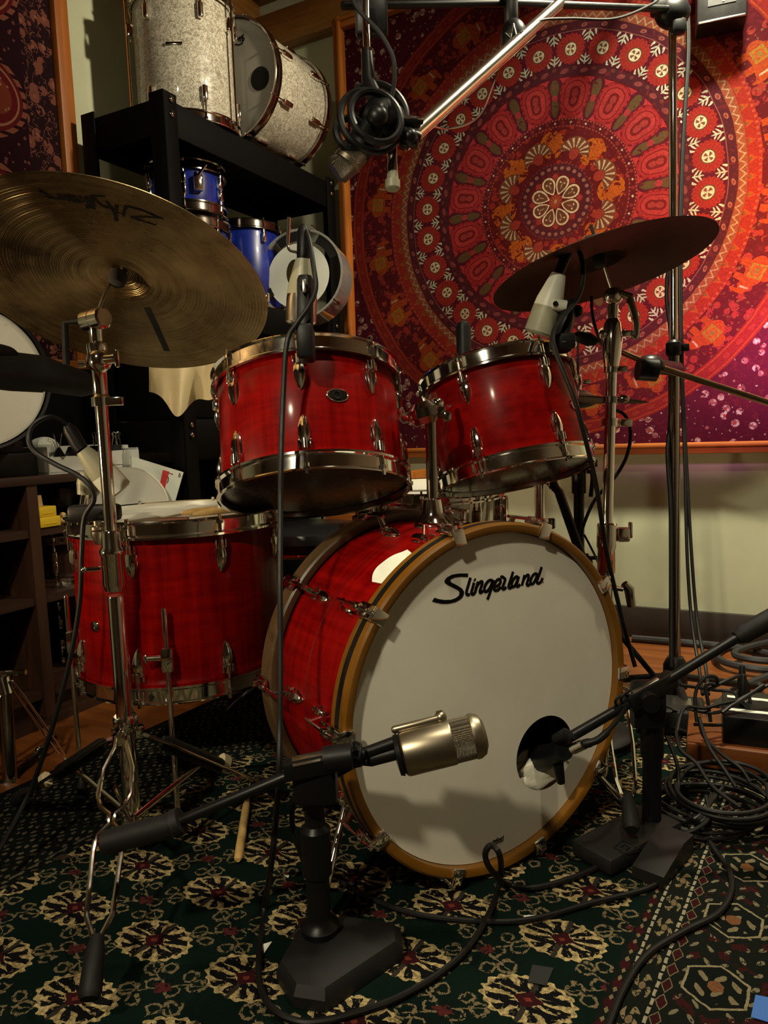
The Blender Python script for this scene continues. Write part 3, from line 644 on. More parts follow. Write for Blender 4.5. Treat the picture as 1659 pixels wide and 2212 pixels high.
# spurs
for sx in (-1,1):
    a=R_(270+sx*58); p=V((.272*cos(a),.272*sin(a),-.10)); d=V((sx*.55,-.80,.42)).normalized(); L=(p.y+.293)/.80*1.0
    mb=MB().tube([p-d*.10*0,p+d*L],[.006,.006],12)
    sp=part(bass,'spur',mb,CHROME,world=False); q=p+d*L; t=part(bass,'rubber_tip',MB().sph((q.x,q.y,q.z),.010,seg=12,rings=8),RUBBER,world=False); t.parent=sp
    part(bass,'spur_bracket',MB().box((0,0,0),(.03,.03,.04),T(p)@RZ(math.degrees(a)),bev=.006),CHROME,world=False)
# tom post on the shell
pz=-.075
a=R_(104)
pb=BM@V((.274*cos(a),.274*sin(a),pz)); ptop=at(930,905,1.315)
pbot=V((ptop.x+.0,ptop.y,pb.z)); pb=V((ptop.x,ptop.y,pb.z))
ph=part(bass,'tom_post',MB().tube([pb-V((0,0,.02)),ptop],.0105,20),CHROME_D,'dark chrome tom post')
mb=MB().lathe([(0,-.014),(.034,-.014),(.036,.004),(.033,.012),(.026,.017),(.020,.030),(.016,.052),(.0105,.055)],32,T(pb)@MX.Scale(1,4)); mb.add(mb.v,mb.f) if False else None
x_=part(bass,'post_base',mb,CHROME); x_.parent=ph
mb=MB().sph((pb.x+.02,pb.y-.036,pb.z+.0),(.006,.006,.006)).box((pb.x+.022,pb.y-.045,pb.z),(.008,.014,.012),bev=.003); x_=part(bass,'wing_bolt',mb,CHROME); x_.parent=ph
c=at(918,893,1.31)
mb=MB().lathe([(0,-.02),(.022,-.018),(.030,-.006),(.029,.010),(.018,.020),(0,.022)],28,T(c)@RY(-14)); mb.box((c.x+.022,c.y-.006,c.z+.002),(.030,.03,.022),RY(0),bev=.008)
x_=part(bass,'tom_clamp',mb,CHROME_D,'dark rounded tom clamp'); x_.parent=ph
p1=at(944,872,1.30); mb=MB().sph(p1,(.013,.013,.011),seg=16).cyl(p1,p1+V((-.004,0,.020)),.004,.002,seg=10).box(at(966,900,1.29),(.016,.012,.018),bev=.005)
mb.tube(crv([at(966,905,1.29),at(962,930,1.29),at(955,960,1.29)],4),.0014,6)
x_=part(bass,'wing_bolt',mb,CHROME); x_.parent=ph
mb=MB().tube(crv([at(905,900,1.32),at(885,905,1.34),at(870,895,1.36),at(862,880,1.40)],6),.0062,12); x_=part(bass,'tom_arm',mb,CHROME); x_.parent=ph
mb=MB().tube(crv([at(945,885,1.33),at(965,880,1.36),at(978,872,1.42)],6),.0062,12); x_=part(bass,'tom_arm',mb,CHROME); x_.parent=ph
mb=MB().lathe([(.007,-.003),(.010,-.003),(.010,.003),(.007,.003)],20,fmat(at(874,903,1.31),V((.2,-1,0))),closed=True).sph(at(893,905,1.30),(.007,.007,.009)).cyl(at(893,905,1.30),at(885,918,1.30),.003,seg=8); x_=part(bass,'wing_bolt',mb,CHROME); x_.parent=ph
# towel stuffed in the drum
mb=MB(); c=bc+BX*(hx+.018)+V((0,0,hy-.052))-bn*.040
vs=[];fs=[];sg,rg=40,24
for i in range(rg+1):
    t=pi*i/rg
    for k in range(sg):
        a=2*pi*k/sg; d=V((sin(t)*cos(a),sin(t)*sin(a),cos(t))); m_=1+.22*MN.noise(d*2.6)+.10*MN.noise(d*6.5)
        vs.append(c+BX*(d.x*.085*m_)+bn*(d.y*.030*m_)+V((0,0,d.z*.042*m_)))
for i in range(rg):
    for k in range(sg): k2=(k+1)%sg; fs.append([i*sg+k,(i+1)*sg+k,(i+1)*sg+k2,i*sg+k2])
single('towel',mb.add(vs,fs),TOWEL,'white towel stuffed inside the bass drum hole','towel',c)
# ---------------------------------------------------------------- cymbals
def cprof(R,bell,bh,bow):
    pts=[]
    for i in range(49):
        q=i/48; r=.006+(R-.006)*q
        z=-bow*((r/R)**1.6) - bh*min(1,(r/bell))**2.2 if r<bell else -bow*((r/R)**1.6)-bh
        if r>bell: z+=-.000
        pts.append((r,z))
    return pts
def cymbal(name,label,c,n,R,mat,bell=.055,bh=.016,bow=.020,group=None,stand=None):
    M=fmat(V(c),V(n)); root=thing(name,label,'cymbal',M,group)
    p=cprof(R,bell,bh,bow); prof=[(r,z) for r,z in p]+[(r,z-.0012) for r,z in p][::-1]
    part(root,'cymbal_plate',MB().lathe(prof,128,closed=True),mat,world=False)
    part(root,'felt_washer',MB().lathe([(0,.004),(.016,.004),(.018,.012),(.016,.018),(0,.018)],20).lathe([(0,-.006),(.014,-.006),(.016,-.016),(.012,-.028),(.006,-.032),(0,-.032)],20),FELT,world=False)
    part(root,'wing_nut',MB().cyl((0,0,.014),(0,0,.034),.008,.006,seg=14).box((0,0,.034),(.034,.004,.012),bev=.0018),BLACK,world=False)
    return root,M,p
def zc(p,r):
    for (a,za),(b,zb) in zip(p,p[1:]):
        if a<=r<=b: return za+(zb-za)*(r-a)/(b-a)
    return p[-1][1]
rn=V((cos(R_(78.5))*cos(R_(63.2)),sin(R_(78.5))*cos(R_(63.2)),sin(R_(63.2))))
ride_c=V((-.4373,1.2794,1.0029))+rn*.036
ride,RMx,rp=cymbal('ride_cymbal','large aged bronze cymbal seen from below at the left, with dark script on it',ride_c,rn,.254,BRONZE)
def zl(x,y):
    q=RMx.inverted()@atp(x*.2532,360+y*.2532,ride_c-rn*.030,rn); return q
def wrapstroke(mb,pts,w):
    t=MB(); P=[zl(*p) for p in pts]; t.stroke([(p.x,p.y) for p in P],w,0,.0005)
    out=[]
    for v in t.v:
        r=(v.x**2+v.y**2)**.5; out.append(V((v.x,v.y,zc(rp,min(r,.2535))-.0012-.0003-v.z)))
    mb.add(out,t.f)
mb=MB()
for st,w in (([(1395,440),(1300,400),(1220,365),(1095,332)],(.002,.004)),([(1390,430),(1250,425),(1120,440)],(.0025,.004)),([(1110,430),(1190,460),(1330,500)],(.004,.0012)),([(1078,330),(1060,380),(1052,430)],.0045),([(1000,325),(990,360),(985,400)],.0055),([(1000,400),(1052,405)],.002),
 ([(905,285),(945,345),(985,420),(988,475)],(.003,.0065)),([(810,265),(850,315),(905,345),(960,350)],.004),([(785,245),(790,300),(795,365)],.0065),([(745,255),(752,310),(765,352),(730,348)],.005),([(785,240),(900,240)],(.004,.001)),
 ([(690,250),(660,290),(700,300),(745,260)],.004),([(640,245),(620,285),(650,295)],.0042),([(590,240),(575,275),(600,280),(625,245)],.0038),([(500,222),(520,262),(548,272),(560,240)],.0042),([(335,202),(385,215),(415,255),(470,268),(530,270)],(.003,.004))): wrapstroke(mb,st,w)
part(ride,'script_mark',mb,INK,'dark script lettering along the rim',world=False)
mb=MB(); t=MB(); P=[RMx.inverted()@atp(x,y,ride_c-rn*.030,rn) for x,y in ((316,675),(361,757))]; t.stroke([(p.x,p.y) for p in (P[0],(P[0]+P[1])/2,P[1])],.0115,0,.0004)
for v in t.v: v.z=zc(rp,min((v.x**2+v.y**2)**.5,.2535))-.0012-.0003-v.z
part(ride,'tape_strip',mb.add(t.v,t.f),BLACK,'short black tape strip',world=False)
crn=V((cos(R_(142.4))*cos(R_(76.2)),sin(R_(142.4))*cos(R_(76.2)),sin(R_(76.2))))
crash_c=V((.4697,1.5842,1.0662))+crn*.036
crash,CMx,cp=cymbal('crash_cymbal','dark cymbal at the right, above the red tom, seen from below',crash_c,crn,.2286,BRONZE_D)
# ---------------------------------------------------------------- stands
def zat(x,y,py):
    lo,hi=-.3,3.5
    for _ in range(50):
        m_=(lo+hi)/2; d=V((x,y,m_))-CC
        if 1106-FPX*d.dot(cU)/d.dot(cf)>py: lo=m_
        else: hi=m_
    return (lo+hi)/2
def revolve(root,name,x,y,segs,mat,seg=28,label=None):   # segs: list of (z,r)
    return part(root,name,MB().lathe([(0,segs[0][0])]+[(r,z) for z,r in segs]+[(0,segs[-1][0])],seg,T(x,y,0)),mat,label)
def double_leg(root,a,b,wide,mat,foot=True,pinch=(),rad=.0035,flat=.35,side=None):
    """two flat bars that spread and pinch together from a down to b, with a rubber foot"""
    a=V(a);b=V(b); d=(b-a); s=side or d.cross(V((0,0,1))).normalized()
    mb=MB()
    for sg in (-1,1):
        pts=[]
        for q,w in wide: pts.append(a+d*q+s*(sg*w))
        mb.tube(pts,rad*1.6,8,flat=flat,up=s)
    l=part(root,'leg',mb,mat)
    if foot:
        dn=d.normalized(); f=part(root,'rubber_foot',MB().tube([b-dn*.012,b+dn*.006,b+dn*.055,b+dn*.062],[.008,.0125,.0145,.011],14),RUBBER); f.parent=l
    return l
# ---- left cymbal stand
SX,SY=-.465,1.25; z=lambda py: zat(SX,SY,py)
cs=thing('cymbal_stand','chrome cymbal stand in front of the floor tom, holding the large left cymbal','cymbal stand',(SX,SY,0))
revolve(cs,'pole',SX,SY,[(.045,.010),(.05,.0145),(z(1290),.0145),(z(1290)+.003,.0135)],CHROME)
revolve(cs,'lower_collar',SX,SY,[(z(1275),.0165),(z(1262),.0195),(z(1200),.0195),(z(1195),.0215),(z(1188),.0215),(z(1180),.017),(z(1150),.0165),(z(1145),.014)],CHROME)
revolve(cs,'middle_tube',SX,SY,[(z(1180),.0105),(z(870),.0105)],CHROME)
mb=MB().lathe([(0,z(878)),(.0150,z(878)),(.0150,z(858)),(.0115,z(852)),(.0125,z(800)),(.0175,z(790)),(.0185,z(775)),(.0150,z(762)),(0,z(760))],28,T(SX,SY,0)); mb.box((SX+.024,SY-.004,z(868)),(.028,.014,.014),bev=.002)
part(cs,'upper_collar',mb,CHROME)
mb=MB().sph((SX+.004,SY-.004,z(780)),(.019,.019,.021)).cyl((SX+.012,SY-.010,z(778)),(SX+.036,SY-.018,z(778)),.008,seg=16).box((SX+.038,SY-.018,z(778)),(.007,.010,.030),bev=.003).cyl((SX-.018,SY-.01,z(786)),(SX-.028,SY-.012,z(786)),.006,seg=14)
part(cs,'wing_clamp',mb,CHROME)
revolve(cs,'tilter_stem',SX,SY,[(z(765),.0155),(z(750),.0165),(z(742),.0155),(z(738),.010),(z(705),.0105),(z(700),.013)],CHROME)
tc=V((SX,SY,z(690))); ax=V((.86,-.50,.06)).normalized()
mb=MB().tube([tc-ax*.024,tc-ax*.021,tc-ax*.001,tc,tc+ax*.001,tc+ax*.021,tc+ax*.024],[.015,.0175,.0175,.0155,.0175,.0175,.014],26)
part(cs,'tilter',mb,CHROME)
part(cs,'cymbal_rod',MB().cyl(tc,ride_c+rn*.06,.0036,seg=10),STEEL)
mb=MB().tube([tc+V((-.022,.01,0)),tc+V((-.055,.012,-.002)),tc+V((-.058,.012,-.070))],.006,10); part(cs,'tilter_lever',mb,BLACK)
mb=MB().lathe([(.0145,z(1575)),(.019,z(1575)),(.021,z(1568)),(.021,z(1550)),(.019,z(1545)),(.0145,z(1545))],28,T(SX,SY,0),closed=True)
for a in (-90,30,150): mb.box((.022,0,z(1585)),(.016,.018,.022),T(SX,SY,0)@RZ(a),bev=.003)
part(cs,'leg_collar',mb,CHROME)
mb=MB().lathe([(.0145,z(1782)),(.018,z(1782)),(.020,z(1775)),(.020,z(1755)),(.018,z(1750)),(.0145,z(1750))],28,T(SX,SY,0),closed=True)
for a in (-90,30,150): mb.box((.020,0,z(1765)),(.016,.016,.016),T(SX,SY,0)@RZ(a),bev=.003)
part(cs,'brace_collar',mb,CHROME)
part(cs,'height_pin',MB().cyl((SX-.02,SY-.006,z(1226)),(SX-.044,SY-.012,z(1226)),.004,seg=10).sph((SX-.046,SY-.0125,z(1226)),.006,seg=12,rings=8),CHROME)
ftp=atz(208,2085,.022); top=at(262,1592,1.20)
double_leg(cs,top,at(207,2042,.965),[(0,.010),(.06,.010),(.18,.022),(.32,.024),(.38,.018),(.42,.004),(.47,.004),(.52,.018),(.60,.020),(.88,.017),(.96,.006),(1,.003)],CHROME,side=V((1,0.1,0)).normalized(),rad=.0024,flat=.9)
for (p1,p2,pt) in ((at(248,1592,1.23),at(60,1712,1.46),at(98,1686,1.42)),(at(322,1590,1.24),at(560,1690,1.46),at(484,1647,1.40))):
    l=double_leg(cs,p1,p2,[(0,.008),(.1,.012),(.9,.012),(1,.008)],CHROME_D,rad=.0055)
    d=(p2-p1).normalized(); tp_=part(cs,'tape_band',MB().tube([pt-d*.010,pt+d*.010],[.0155,.0155],8,flat=.65),TAPEW,'cream tape band'); tp_.parent=l
    tp_=part(cs,'tape_band',MB().tube([p1+(p2-p1)*.10,p1+(p2-p1)*.14,p1+(p2-p1)*.60,p1+(p2-p1)*.62],[.010,.0135,.0135,.012],14,flat=.55),BLACK,'black tape band'); tp_.parent=l
part(cs,'brace',MB().tube([at(285,1765,1.215),at(140,1642,1.36)],.006,8,flat=.4),CHROME); part(cs,'brace',MB().tube([at(292,1765,1.215),at(443,1642,1.36)],.006,8,flat=.4),CHROME); part(cs,'brace',MB().tube([at(280,1770,1.20),at(248,1700,1.12)],.006,8,flat=.4),CHROME)
# ---- right cymbal stand
xA=at(1309,1240,1.56); xB=at(1325,640,1.56); dA=(xB-xA)
def rp_(py): 
    q=(1240-py)/600; return xA+dA*q
rs=thing('cymbal_stand','chrome cymbal stand right of the bass drum, holding the dark cymbal','cymbal stand',(xA.x,xA.y,0))
foot0=rp_(1700)
part(rs,'pole',MB().tube([rp_(1730),rp_(1150)],.0155,22),CHROME)
part(rs,'middle_tube',MB().tube([rp_(1160),rp_(760)],.0115,20),CHROME)
part(rs,'lower_collar',MB().tube([rp_(1240),rp_(1236),rp_(1188),rp_(1180),rp_(1134),rp_(1130)],[.016,.0185,.0185,.021,.021,.018],22).box(rp_(1155)+V((.032,-.006,0)),(.026,.018,.030),bev=.004).box(rp_(1150)+V((.047,-.006,.004)),(.008,.012,.034),bev=.003),CHROME)
part(rs,'wing_clamp',MB().tube([rp_(800),rp_(770),rp_(735),rp_(700),rp_(690)],[.014,.019,.022,.018,.013],20).box(rp_(722)+V((.03,-.004,0)),(.03,.012,.014),bev=.004).sph(rp_(722)+V((-.022,-.006,0)),(.009,.009,.009),seg=14),CHROME)
part(rs,'tilter',MB().tube([rp_(695),rp_(660)],.011,18).sph(rp_(640),(.021,.017,.019)).cyl(rp_(640)+V((.01,-.01,.004)),rp_(646)+V((.034,-.012,.0)),.008,seg=14),CHROME)
part(rs,'tilter_lever',MB().tube(crv([rp_(645)+V((.030,-.012,0)),rp_(700)+V((.045,-.012,0)),rp_(735)+V((.044,-.012,0))],5),[.008]*10+[.006],10),CHROME_D)
part(rs,'cymbal_rod',MB().cyl(rp_(640),crash_c+crn*.06,.0036,seg=10),STEEL)
part(rs,'memory_lock',MB().tube([rp_(872),rp_(858)],.0165,20).sph(rp_(865)+V((.026,-.006,.002)),(.012,.008,.009),seg=14),CHROME_D); part(rs,'memory_lock',MB().tube([rp_(922),rp_(905)],.0175,20).box(rp_(914)+V((.032,-.004,0)),(.026,.012,.016),bev=.003),CHROME); part(rs,'memory_lock',MB().tube([rp_(806),rp_(792)],.015,20).box(rp_(798)+V((.02,-.006,0)),(.022,.014,.012),bev=.003),CHROME_D)
part(rs,'height_pin',MB().cyl(rp_(1268),rp_(1272)+V((.034,-.01,0)),.005,seg=10).tube([rp_(1272)+V((.036,-.01,.012)),rp_(1262)+V((.046,-.01,-.01)),rp_(1300)+V((.052,-.01,-.01))],[.008,.011,.009],10),CHROME_D)
lt=rp_(1480)
double_leg(rs,lt+V((.02,-.02,0)),at(1357,1728,1.30),[(0,.010),(.12,.020),(.55,.022),(.85,.018),(.95,.012),(1,.003)],CHROME,side=V((1,.15,0)).normalized(),rad=.0024,flat=.9)
double_leg(rs,lt+V((.02,.02,0)),V((xA.x+.27,xA.y+.22,.02)),[(0,.008),(.1,.013),(.9,.013),(1,.008)],CHROME_D); double_leg(rs,lt+V((-.02,.02,0)),V((xA.x-.10,xA.y+.33,.02)),[(0,.008),(.1,.013),(.9,.013),(1,.008)],CHROME_D)
# ---- hi-hat behind
hc=V((.535,2.02,.815)); hn=V((.10,-.02,1))
hh=thing('hi_hat','pair of hi-hat cymbals on a stand behind the right red tom','hi-hat',(hc.x,hc.y,0))
for s_,dz in ((1,.012),(-1,-.010)):
    p=cprof(.178,.045,.013,.012); prof=[(r,z_) for r,z_ in p]+[(r,z_-.001) for r,z_ in p][::-1]
    part(hh,'cymbal_plate',MB().lathe(prof,72,fmat(hc+V((0,0,dz+ (.014 if s_>0 else -.014))),hn)@MX.Scale(s_,4,V((0,0,1))),closed=True),BRONZE_D)
part(hh,'pole',MB().tube([(hc.x,hc.y,.03),(hc.x,hc.y,.60)],.0145,18).tube([(hc.x,hc.y,.60),(hc.x,hc.y,.78)],.009,14).tube([(hc.x,hc.y,.78),(hc.x,hc.y,1.0)],.0032,8),BLACKM)
part(hh,'clutch',MB().tube([(hc.x,hc.y,.835),(hc.x,hc.y,.88)],.010,14).box((hc.x+.02,hc.y-.01,.86),(.022,.006,.012),bev=.002),CHROME)
part(hh,'collar',MB().tube([(hc.x,hc.y,.56),(hc.x,hc.y,.63)],.0195,16).tube(crv([(hc.x+.02,hc.y-.01,.62),(hc.x+.035,hc.y-.01,.61),(hc.x+.03,hc.y-.01,.55)],4),.006,8),BLACKM)
for a in (200,320,80): 
    d=V((cos(R_(a)),sin(R_(a)),0)); l=part(hh,'leg',MB().tube([V((hc.x,hc.y,.30)),V((hc.x,hc.y,0))+d*.27+V((0,0,.02))],.008,10,flat=.5),BLACKM); f=part(hh,'rubber_foot',MB().sph(V((hc.x,hc.y,.016))+d*.275,(.014,.014,.014),seg=12,rings=8),RUBBER); f.parent=l
# black boom behind the bass drum
bb=thing('boom_stand','black boom stand leaning behind the right tom and bass drum','mic stand',atz(1262,1640,0))
bp0=at(1262,1215,1.72)
part(bb,'boom',MB().tube([at(1197,1052,1.75),at(1207,1062,1.75),at(1252,1190,1.70),at(1290,1330,1.66)],[.010,.011,.011,.011],12),BLACKM)
part(bb,'pole',MB().tube([V((bp0.x,bp0.y,.02)),bp0+V((0,0,.02))],.011,12),BLACKM); part(bb,'clamp',MB().sph(bp0,(.02,.016,.02)).box(bp0+V((.02,-.01,.012)),(.03,.01,.008),bev=.002),BLACKM)
part(bb,'stand_base',MB().lathe([(0,0),(.11,0),(.11,.012),(.10,.02),(.03,.026),(0,.026)],32,T(bp0.x,bp0.y,.008)),CAST)
part(bb,'microphone',MB().tube([at(1197,1052,1.75),at(1185,1025,1.76)],[.012,.014],14),BLACK)
# ---- snare drum and stand behind the bass drum
sc_=V((.118,1.86,.486))
sn,_=drum('snare_drum','shallow chrome snare drum with a white head behind the bass drum',T(sc_)@RX(2),.172,.112,8,chrome_mat('snare_chrome',(.50,.46,.40),.12),-100,lo=True,hoopw=.026,lug='box',lugL=.040,lugin=.056,headb=HEADG)
part(sn,'strainer',MB().box((0,0,0),(.026,.03,.07),T(sc_+V((.172,-.06,.06)))@RZ(-20),bev=.005),CHROME)
st=thing('snare_stand','chrome basket stand under the snare drum','drum stand',(sc_.x,sc_.y,0))
part(st,'pole',MB().tube([(sc_.x,sc_.y,.03),(sc_.x,sc_.y,.40)],.013,16),CHROME)
for a in (-30,90,210):
    d=V((cos(R_(a)),sin(R_(a)),0)); part(st,'basket_arm',MB().tube([V((sc_.x,sc_.y,.38)),V((sc_.x,sc_.y,.46))+d*.19,V((sc_.x,sc_.y,.505))+d*.195],.005,8),CHROME)
    l=part(st,'leg',MB().tube([V((sc_.x,sc_.y,.25)),V((sc_.x,sc_.y,.02))+d*.24],.006,8),CHROME); f=part(st,'rubber_foot',MB().sph(V((sc_.x,sc_.y,.018))+d*.245,.013,seg=12,rings=8),RUBBER); f.parent=l
# chrome tube with a clamp right of the snare
tx=at(1166,1100,1.78); hs=thing('percussion_post','short chrome post with a wing clamp right of the snare drum','stand',(tx.x,tx.y,0))
part(hs,'pole',MB().tube([(tx.x,tx.y,.01),(tx.x,tx.y,.64)],.0125,18),CHROME); part(hs,'clamp',MB().tube([(tx.x,tx.y,tx.z-.03),(tx.x,tx.y,tx.z-.08)],.018,18).box((tx.x+.026,tx.y-.004,tx.z-.035),(.02,.012,.026),bev=.004),CHROME)
part(hs,'stand_base',MB().lathe([(0,0),(.09,0),(.09,.01),(.02,.02),(0,.02)],28,T(tx.x,tx.y,.008)),BLACKM)
# throne
tn=at(672,1150,1.92); th=thing('drum_throne','round black drum throne seat between the floor tom and bass drum','stool',(tn.x,tn.y,0))
part(th,'seat',MB().lathe([(0,-.045),(.15,-.045),(.165,-.035),(.17,-.010),(.160,.012),(.12,.020),(0,.022)],48,T(tn)),plain('glossy_vinyl',(.012,.012,.013),.22)); part(th,'piping',MB().lathe([(.166,-.036),(.171,-.036),(.171,-.031),(.166,-.031)],48,T(tn),closed=True),CHROME)
part(th,'post',MB().tube([(tn.x,tn.y,.05),(tn.x,tn.y,tn.z-.04)],.014,16),CHROME)
for a in (-60,60,180):
    d=V((cos(R_(a)),sin(R_(a)),0)); part(th,'leg',MB().tube([V((tn.x,tn.y,.25)),V((tn.x,tn.y,.02))+d*.24],.009,10),CHROME)
# ---- tall chrome boom stand at the right
TX,TY=.800,1.99
def pp(py,dx=0): return V((TX,TY,zat(TX,TY,py)))
tb=V((.783,1.985,.03)); tt=at(1452,-120,1.93)
def tq_(py): q=(1440-py)/(1440+120); b0=at(1458,1440,1.93); return b0+(tt-b0)*q
ts=thing('tall_boom_stand','tall chrome boom stand in front of the tapestry, carrying the overhead microphones','mic stand',(tq_(1500).x,tq_(1500).y,0))
part(ts,'pole',MB().tube([tq_(1505),tq_(760)],.0145,20),CHROME_D); part(ts,'upper_pole',MB().tube([tq_(770),tq_(-115)],.0105,20),CHROME)
part(ts,'height_clutch',MB().tube([tq_(770),tq_(764),tq_(742),tq_(736)],[.015,.020,.020,.014],18).box(tq_(752)+V((.028,-.008,0)),(.018,.008,.02),bev=.003),BLACKM)
part(ts,'boom_clamp',MB().sph(tq_(28),(.046,.034,.040)).box(tq_(20)+V((-.035,-.01,.0)),(.05,.03,.045),bev=.01).box(tq_(45)+V((.01,-.01,-.02)),(.04,.03,.04),RY(0),bev=.01),BLACKM)
part(ts,'cross_bar',MB().tube([tq_(22)+V((.03,0,0)),at(1105,6,1.72),at(740,12,1.52)],.0085,14),BLACKM)
for a in (20,140,260):
    d=V((cos(R_(a)),sin(R_(a)),0)); b0=V((tq_(1500).x,tq_(1500).y,0)); l=part(ts,'leg',MB().tube([b0+V((0,0,.09)),b0+d*.28+V((0,0,.018))],.010,10),BLACKM); f=part(ts,'rubber_foot',MB().sph(b0+d*.285+V((0,0,.016)),(.015,.015,.0145),seg=12,rings=8),RUBBER); f.parent=l
part(ts,'stand_hub',MB().lathe([(0,.05),(.03,.06),(.03,.12),(.02,.14),(0,.14)],20,T(tq_(1500).x,tq_(1500).y,0)),BLACKM)
# hanging cable clip on the cross bar
hb=part(ts,'bar_adapter',MB().box(at(1104,25,1.70),(.030,.03,.085),bev=.008).sph(at(1110,78,1.68),(.030,.022,.038),seg=18),BLACKM)
q0=at(1110,78,1.655); mb=MB()
for k in range(5):
    a=R_(90+144*k); b=R_(90+144*(k+1)); mb.tube([q0+V((.020*cos(a),0,.026*sin(a))),q0+V((.020*cos(b),-.002,.026*sin(b)))],.0012,5)
x_=part(ts,'star_emblem',mb,STEEL,'thin star outline'); x_.parent=hb
# bright diagonal boom
da=at(890,292,1.42); db=at(1224,-6,1.80); dd=(db-da)
bo=thing('overhead_tube','bright chrome boom arm slanting across the top of the tapestry','boom arm',da)
part(bo,'boom_tube',MB().tube([da,da+dd*1.95],.0135,20),chrome_mat('bright_chrome',(.95,.94,.86),.20)); part(bo,'inner_rod',MB().tube([da-dd*.03+V((.0,0,-.016)),da+dd*.75+V((0,0,-.018))],.0045,10),CHROME)
part(bo,'boom_tip',MB().tube([at(876,288,1.41),at(905,300,1.42)],[.014,.012],16).sph(at(884,296,1.40),(.016,.016,.016),seg=16),BLACKM)
# ---------------------------------------------------------------- microphones
def axmat(a,b): d=(b-a); return fmat(a,d.normalized()),d.length
# silver condenser in front of the bass drum
ma=at(872,1628,1.0); mbp=at(1052,1583,1.005); Mm,Lm=axmat(ma,mbp)
fm=thing('condenser_microphone','fat silver condenser microphone pointing across the bass drum head','microphone',Mm)
rr=.0305
part(fm,'body',MB().lathe([(0,-.004),(rr-.006,-.004),(rr-.001,.0),(rr,.004),(rr,.066),(rr-.0008,.068),(0,.068)],48),NICKEL,world=False)
part(fm,'grille',MB().lathe([(0,.067),(rr-.0012,.067),(rr-.0012,.096),(0,.0965)],48),GRILLE,world=False)
part(fm,'grille_cap',MB().lathe([(rr-.0012,.0945),(rr,.0955),(rr,.101),(rr-.004,.109),(rr-.013,.1135),(0,.1145)],48),NICKEL,world=False)
yu=Mm.inverted().to_3x3()@V((0,0,1)); au=math.degrees(math.atan2(yu.y,yu.x))
mb=MB().box((rr+.003,0,.025),(.010,.014,.068),bev=.004,seg=3).sph((rr+.004,0,.060),(.0085,.0085,.0085),seg=16).lathe([(.0025,-.001),(.0048,-.001),(.0048,.001),(.0025,.001)],16,T(rr+.012,0,.060)@RY(90),closed=True)
b=part(fm,'bracket_arm',mb,NICKEL,world=False); b.matrix_basis=RZ(au-16)
part(fm,'end_ring',MB().lathe([(.010,-.012),(rr-.004,-.010),(rr-.002,-.004),(.010,-.003)],40,closed=True),BLACKM,world=False)
mb=MB().tube([Mm@V((-.004,0,-.004)),at(800,1640,1.0),at(780,1644,1.0)],[.010,.0098,.006],14); part(fm,'cable_plug',mb,BLACK)
# front boom stand with the cast iron foot
bx,by=-.112,.985; bz0=RTOP
bs=thing('boom_mic_stand','low black boom stand with a cast foot holding the silver microphone','mic stand',(bx,by,0))
def foot_mb(Mf):
    P=[(-.062,-.045),(-.030,-.078),(.048,-.078),(.098,.030),(.060,.072),(-.055,.030)]
    P=[(-.072,-.020),(-.050,-.072),(-.010,-.088),(.105,-.010),(.108,.030),(.030,.066),(-.045,.045)]
    n=len(P); vs=[(x,y,0) for x,y in P]+[(x,y,.016) for x,y in P]+[(x*.90,y*.90,.028) for x,y in P]+[(x*.42-.012,y*.42-.006,.036) for x,y in P]; fs=[list(range(n))[::-1],[3*n+i for i in range(n)]]
    for r in range(3):
        for i in range(n): fs.append([r*n+i,r*n+(i+1)%n,(r+1)*n+(i+1)%n,(r+1)*n+i])
    return MB().add(vs,fs,Mf)
part(bs,'cast_foot',foot_mb(T(bx+.012,by-.02,bz0)@RZ(8)),CAST)
mb=MB()
for pts in ([(.050,-.012),(.085,-.004),(.075,.028),(.042,.016),(.050,-.012)],[(.060,.004),(.068,.012),(.058,.014)]): mb.tube([V((x,y,.029)) for x,y in pts],.0012,5,M=T(bx+.012,by-.02,bz0)@RZ(8))
part(bs,'cast_emblem',mb,CAST)
part(bs,'pole',MB().lathe([(0,bz0+.03),(.026,bz0+.032),(.028,bz0+.046),(.020,bz0+.052),(.0165,bz0+.06),(.0165,zat(bx,by,1890)),(.021,zat(bx,by,1885)),(.021,zat(bx,by,1790)),(.0145,zat(bx,by,1780)),(.0135,zat(bx,by,1690)),(0,zat(bx,by,1690))],28,T(bx,by,0)),BLACKM)
pv=at(678,1652,.985); e0=at(872,1612,1.0); ew=at(222,1822,.99)
part(bs,'pivot',MB().box((pv.x,pv.y+.008,pv.z-.028),(.060,.026,.060),bev=.008).box((bx,by,zat(bx,by,1705)),(.036,.034,.05),bev=.008),BLACKM)
bd=(e0-pv).normalized()
Mb_=fmat(pv,bd,V((0,-1,0)))
mb=MB().box((.0,.0,.012),(.022,.026,.105),Mb_,bev=.004); part(bs,'boom_clamp',mb,BLACKM); 
mb=MB().box((-.0125,0,.0),(.003,.018,.055),fmat(pv,bd,V((0,.35,-1))),bev=.001); part(bs,'clamp_plate',mb,STEEL,'bright steel clamp plate')
part(bs,'boom',MB().tube([at(392,1772,.99),pv,at(790,1626,.995),at(868,1598,1.0)],[.0072,.0078,.0078,.0085],14),BLACKM)
part(bs,'counterweight',MB().tube([ew,at(226,1821,.99),at(372,1781,.99),at(376,1780,.99),at(392,1772,.99)],[.0135,.0165,.0165,.0195,.0175],20),RUBBER)
part(bs,'pivot_knob',MB().cyl(at(700,1640,.965),at(760,1632,.965),.0165,seg=18),BLACK)
mb=MB().tube(crv([at(768,1604,.99),at(780,1612,.975),at(774,1640,.97),at(760,1630,.985),at(763,1608,.995)],6,True),.0022,7,closed=True); part(bs,'cable_loop',mb,CABLE)
